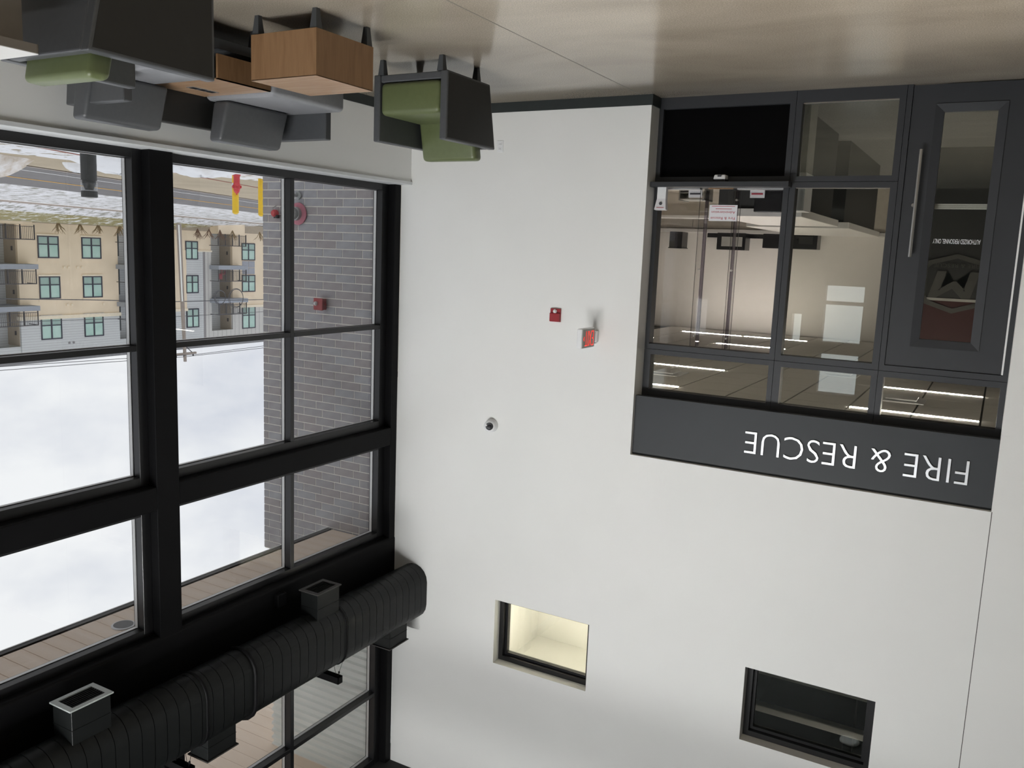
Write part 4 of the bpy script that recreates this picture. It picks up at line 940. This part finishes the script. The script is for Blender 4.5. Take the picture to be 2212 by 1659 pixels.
obj('bonnet', MB().lathe([(.098, GZ+.34), (.098, GZ+.365), (.085, GZ+.37), (.075, GZ+.43), (.045, GZ+.475), (.018, GZ+.485), (.018, GZ+.52)], (hx, hy, 0), 'Z', 16), 'hydrant_red', t)
dv = Vector((.5, -.866, 0))
for s in (-1, 1):
    c0 = Vector((hx, hy, GZ+.31)); obj('side_nozzle', MB().tube([c0+dv*s*.06, c0+dv*s*.12], [.034, .036], 10), 'hydrant_red', t)
c0 = Vector((hx, hy, GZ+.25)); d2 = Vector((-.8, -.55, 0)).normalized(); obj('front_nozzle', MB().tube([c0+d2*.05, c0+d2*.14], [.055, .055], 10), 'hydrant_red', t)
obj('marker_tag', MB().tube([c0+dv*.10+Vector((0, 0, -.03)), c0+dv*.11+Vector((0, 0, .05))], .02, 8), 'paper', t)
lx, ly = 10.09, 3.0
t = thing('bollard_lamp', 'black round bollard lamp with glass band standing in the snow', 'lamp', (lx, ly, GZ))
obj('post', MB().lathe([(.15, GZ), (.15, .47)], (lx, ly, 0), 'Z', 24), 'lamp_black', t)
obj('reflector_cone', MB().lathe([(.13, .47), (.13, .54), (.075, .66)], (lx, ly, 0), 'Z', 24), 'lamp_black', t, smooth=False)
obj('glass_band', MB().lathe([(.152, .52), (.152, .685)], (lx, ly, 0), 'Z', 24), 'lamp_glass', t)
obj('cap', MB().lathe([(.155, .685), (.155, .80), (.14, .81)], (lx, ly, 0), 'Z', 24), 'lamp_black', t)

# ================================================================== EXTERIOR: apartment building
BX = 55.0; BG = .72
bld = thing('apartment_building', 'three storey tan and grey apartment building across the road', 'building', (BX, 38, BG-.6))
def bp(name, mat, y0, y1, z0, z1, x0=BX, x1=BX+.3, par=None, bevel=0): return obj(name, MB().box(x0, x1, y0, y1, z0, z1), mat, par or bld, bevel=bevel)
RZ = 10.75
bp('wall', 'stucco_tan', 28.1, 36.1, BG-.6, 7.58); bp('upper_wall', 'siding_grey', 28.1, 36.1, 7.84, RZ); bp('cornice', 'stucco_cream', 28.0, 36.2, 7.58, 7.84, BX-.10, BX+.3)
bp('wall', 'stucco_tan', 39.5, 45.37, BG-.6, 2.50); bp('upper_wall', 'siding_grey', 42.67, 44.5, 2.62, RZ, BX+.02); bp('cornice', 'stucco_cream', 43.9, 45.45, 2.50, 2.62, BX-.08)
bp('pilaster', 'stucco_tan', 41.4, 42.67, 2.50, 7.50, BX-.05); bp('cornice', 'stucco_cream', 41.4, 42.72, 7.50, 7.72, BX-.12); bp('upper_wall', 'siding_grey', 39.5, 42.67, 7.72, RZ, BX+.02)
bp('trim_band', 'trim_grey', 44.5, 44.72, 2.62, RZ, BX+.0); bp('board_wall', 'siding_board', 44.72, 45.37, 2.62, RZ, BX-.02)
bp('wall', 'stucco_tan', 47.8, 56, BG-.6, 7.45, BX-.02); bp('cornice', 'stucco_cream', 47.75, 56, 7.45, 7.66, BX-.12); bp('upper_wall', 'siding_board', 47.8, 56, 7.66, RZ, BX-.02)
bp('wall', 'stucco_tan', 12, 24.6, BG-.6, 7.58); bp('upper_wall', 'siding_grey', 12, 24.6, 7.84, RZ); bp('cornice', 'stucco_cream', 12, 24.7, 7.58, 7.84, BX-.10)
bp('header_wall', 'siding_board', 45.37, 47.8, 9.62, RZ, BX-.02); bp('header_wall', 'siding_grey', 24.6, 28.1, 9.75, RZ, BX+.1); bp('header_wall', 'siding_grey', 36.1, 39.5, 9.75, RZ, BX+.1)
bp('roof', 'roof_grey', 11.8, 56.2, RZ, RZ+.25, BX-.3, BX+12)
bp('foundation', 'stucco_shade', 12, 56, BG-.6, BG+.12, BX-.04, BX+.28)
wm = {}
def bwin(y0, y1, z0, z1, rail=.62, x=BX):
    f = MB(); t_ = .09; zr = z0+(z1-z0)*(1-rail); yc = (y0+y1)/2
    f.box(x-.05, x+.06, y0, y0+t_, z0, z1); f.box(x-.05, x+.06, y1-t_, y1, z0, z1); f.box(x-.05, x+.06, y0+t_, y1-t_, z0, z0+t_); f.box(x-.05, x+.06, y0+t_, y1-t_, z1-t_, z1)
    f.box(x-.05, x+.06, yc-.06, yc+.06, z0+t_, z1-t_); f.box(x-.045, x+.06, y0+t_, yc-.06, zr-.04, zr+.04); f.box(x-.045, x+.06, yc+.06, y1-t_, zr-.04, zr+.04)
    wn = obj('window', f, 'bld_frame', bld)
    for (a, b) in ((y0+t_, yc-.06), (yc+.06, y1-t_)):
        obj('pane', MB().box(x-.02, x, a, b, zr+.04, z1-t_), 'bld_glass', wn); obj('pane', MB().box(x-.02, x, a, b, z0+t_, zr-.04), 'bld_glass_up', wn)
    return wn
for (y0, y1) in ((29.57, 31.2), (33.02, 34.66)):
    for (z0, z1) in ((1.73, 3.36), (4.68, 6.34), (7.66, 9.36)):
        bwin(y0, y1, z0, z1, .62); bp('window_sill', 'stucco_cream' if z0 < 7 else 'siding_board', y0-.06, y1+.06, z0-.12, z0, BX-.08)
        if z0 < 7: bp('window_lintel', 'stucco_tan', y0-.05, y1+.05, z1, z1+.22, BX-.03)
for (z0, z1) in ((1.73, 3.30), (4.65, 6.20), (7.55, 9.20)): bwin(42.62, 43.94, z0, z1, .60, BX-.01)
for (z0, z1) in ((1.73, 3.31), (4.65, 6.22), (7.58, 9.64)): bwin(48.9, 50.52, z0, z1, .60, BX-.03)
for (a, b) in ((48.95, 49.69), (49.73, 50.47)):
    for (c, d) in ((3.38, 3.96), (4.0, 4.58)): bp('infill_panel', 'panel_bluegrey', a, b, c, d, BX-.05)
for (yy, zz) in ((31.55, 4.02), (31.9, 4.02), (32.62, 4.02), (32.97, 4.02), (31.7, 6.83), (32.05, 6.83), (34.7, 6.86)): bp('vent_cap', 'stucco_cream', yy-.07, yy+.07, zz-.07, zz+.07, BX-.08)
for (yy, zz) in ((31.75, 9.72), (32.1, 9.72)): bp('vent_cap', 'trim_grey', yy-.07, yy+.07, zz-.07, zz+.07, BX-.06)
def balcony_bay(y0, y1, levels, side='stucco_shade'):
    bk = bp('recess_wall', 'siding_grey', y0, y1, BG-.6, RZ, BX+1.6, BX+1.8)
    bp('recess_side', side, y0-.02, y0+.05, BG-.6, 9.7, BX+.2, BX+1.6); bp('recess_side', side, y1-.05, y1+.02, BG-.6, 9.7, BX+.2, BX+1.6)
    for k, (zf, zt) in enumerate(levels):
        d = bp('balcony_door', 'bld_glass_dark', y0+.15, y0+1.25, zf+.05, zf+2.15, BX+1.55, BX+1.6)
        obj('door_stile', MB().box(BX+1.52, BX+1.55, y0+.64, y0+.74, zf+.05, zf+2.15), 'bld_frame', d)
        if k: bp('balcony_slab', 'balcony_fascia', y0-.2, y1+.75, zf-.35, zf, BX-1.2, BX+1.6)
        else: bp('terrace_slab', 'stucco_tan', y0-.1, y1+.5, BG-.6, zf, BX-1.1, BX+1.6)
        r = MB(); ry0, ry1 = y0-.15, y1+.6; xr = BX-1.12
        r.box(xr-.03, xr+.03, ry0, ry1, zf+1.0, zf+1.06); r.box(xr-.02, xr+.02, ry0, ry1, zf+.10, zf+.14); r.box(xr, BX, ry0-.02, ry0+.02, zf+1.0, zf+1.05); r.box(xr, BX, ry1-.02, ry1+.02, zf+1.0, zf+1.05)
        rr = obj('railing', r, 'rail_dark', bld)
        for j in range(5): obj('rail_post', MB().box(xr-.035, xr+.035, ry0+(ry1-ry0)*j/4-.03, ry0+(ry1-ry0)*j/4+.03, zf, zf+1.06), 'rail_dark', rr)
        pk_ = MB(); yy = ry0+.12
        while yy < ry1: pk_.box(xr-.01, xr+.01, yy-.01, yy+.01, zf+.12, zf+1.0); yy += .13
        pi = obj('pickets', pk_, 'rail_dark', rr); pi['kind'] = 'stuff'
        lt = bp('wall_lantern', 'rail_dark', y1-.12, y1-.04, zf+1.55, zf+1.85, BX+.5, BX+.62)
balcony_bay(45.37, 47.8, [(1.0, 0), (4.12, 0), (7.08, 0)])
balcony_bay(24.8, 28.1, [(1.0, 0), (4.12, 0), (7.08, 0)])
balcony_bay(36.1, 39.4, [(1.0, 0), (4.12, 0), (7.08, 0)])
t = thing('balcony_chair', 'red folding chair on the middle balcony', 'chair', (BX-.6, 46.0, 4.12)); obj('seat', MB().box(BX-.8, BX-.4, 45.85, 46.25, 4.5, 4.55), 'fence_red', t); obj('backrest', MB().box(BX-.45, BX-.4, 45.85, 46.25, 4.55, 5.0), 'fence_red', t)
for dx in (-.78, -.42):
    for dy in (45.87, 46.23): obj('leg', MB().box(BX+dx-.02, BX+dx+.02, dy-.02, dy+.02, 4.12, 4.5), 'fence_red', t)
# shrubs
def shrub(x, y_, h, label, mat, seed):
    random.seed(seed); t = thing('bare_shrub', label, 'shrub', (x, y_, gz(33)), 0, 'bare shrubs along the apartment building'); z0 = gz(36)-.05
    for k in range(11):
        a = random.uniform(0, 6.28); r = random.uniform(.25, .8)*h*.8; hh = h*random.uniform(.55, 1)
        p0 = Vector((x, y_, z0)); p2 = p0+Vector((r*math.cos(a), r*math.sin(a), hh)); p1 = p0.lerp(p2, .5)+Vector((0, 0, .12*h))
        obj('branch', MB().tube([p0, p1, p2], [.035, .022, .008], 5), mat, t)
        obj('branch', MB().tube([p1, p1+Vector((random.uniform(-.3, .3), random.uniform(-.3, .3), .35*h))], [.018, .006], 5), mat, t)
for k, (yy, lb, mt) in enumerate(((30.2, 'sparse bare shrub below the first tan wall window', 'shrub_tan'), (31.9, 'sparse bare shrub in the middle of the tan wall', 'shrub_tan'), (33.4, 'sparse bare shrub below the second tan wall window', 'shrub_tan'), (35.2, 'sparse bare shrub by the tan wall corner', 'shrub_tan'),
                         (42.6, 'reddish bare shrub beside the utility pole', 'twig'), (43.8, 'reddish bare shrub below the grey siding', 'twig'), (45.0, 'bare shrub at the balcony corner', 'twig'), (46.4, 'low scrubby shrub in front of the terrace', 'shrub_tan'), (49.6, 'pale shrub right of the balconies', 'shrub_tan'))):
    shrub(BX-1.6, yy, .95, lb, mt, 40+k)
# utility pole, cross arm, wires
px_, py_ = 45.0, 33.85
t = thing('utility_pole', 'leaning grey wooden utility pole with cross arm', 'utility pole', (px_, py_, .6))
obj('pole', MB().tube([(px_, py_-.05, .5), (px_, py_+.1, 5), (px_, py_+.28, 10.4)], [.17, .15, .11], 10), 'pole_wood', t)
obj('cross_arm', MB().box(px_-.08, px_+.08, py_-.75, py_+1.25, 9.75, 9.9), 'pole_wood', t)
for dy in (-.5, .2, 1.0): obj('insulator', MB().lathe([(.04, 9.9), (.06, 9.96), (.04, 10.06)], (px_, py_+dy, 0), 'Z', 8), 'lamp_black', t)
obj('brace', MB().tube([(px_, py_+.25, 9.2), (px_, py_+.9, 9.76)], .03, 6), 'rail_dark', t)
obj('riser_pipe', MB().tube([(px_-.18, py_-.2, .6), (px_-.18, py_-.02, 6)], .05, 8), 'white_siding', t)
def wire(name, label, pts, r=.012, sag=.4):
    mb = MB(); P = []
    for a, b in zip(pts, pts[1:]):
        for k in range(9): u = k/8; P.append(Vector(a).lerp(Vector(b), u) - Vector((0, 0, sag*4*u*(1-u))))
    o = obj(name, mb.tube(P, r, 5), 'wire', None); tag(o, label, 'wire', 'overhead wires')
wire('overhead_wire', 'highest overhead wire from the pole top', [(px_, -20, 9.9), (px_, py_+.2, 10.05), (px_, 110, 10.9)], .02)
wire('overhead_wire', 'second overhead wire from the cross arm', [(px_-.1, -20, 9.6), (px_-.1, py_+1.0, 9.95), (px_-.1, 110, 10.3)], .02, .5)
wire('overhead_wire', 'overhead wire crossing the tan wall', [(46, -20, 5.2), (46, py_, 6.1), (46, 110, 8.6)], .03, .5)
wire('overhead_wire', 'pale overhead wire crossing the grey siding', [(46, -20, 7.2), (46, py_, 7.2), (46, 110, 8.1)], .018, .3)
def coil(y_, z_, r, label):
    t = thing('cable_coil', label, 'cable coil', (46, y_, z_), 0, 'coils of cable on the overhead line')
    for k in range(2): obj('loop', MB().tube([(46+.05*k, y_+.1*k+r*(1-.08*k)*math.cos(a), z_+r*(1-.08*k)*math.sin(a)) for a in [i*2*math.pi/24 for i in range(25)]], .025, 5, cap=False), 'wire', t)
coil(38.3, 5.9, .55, 'smaller loop of cable hanging left of the larger one'); coil(39.9, 6.0, .75, 'larger loop of cable hanging on the overhead line')
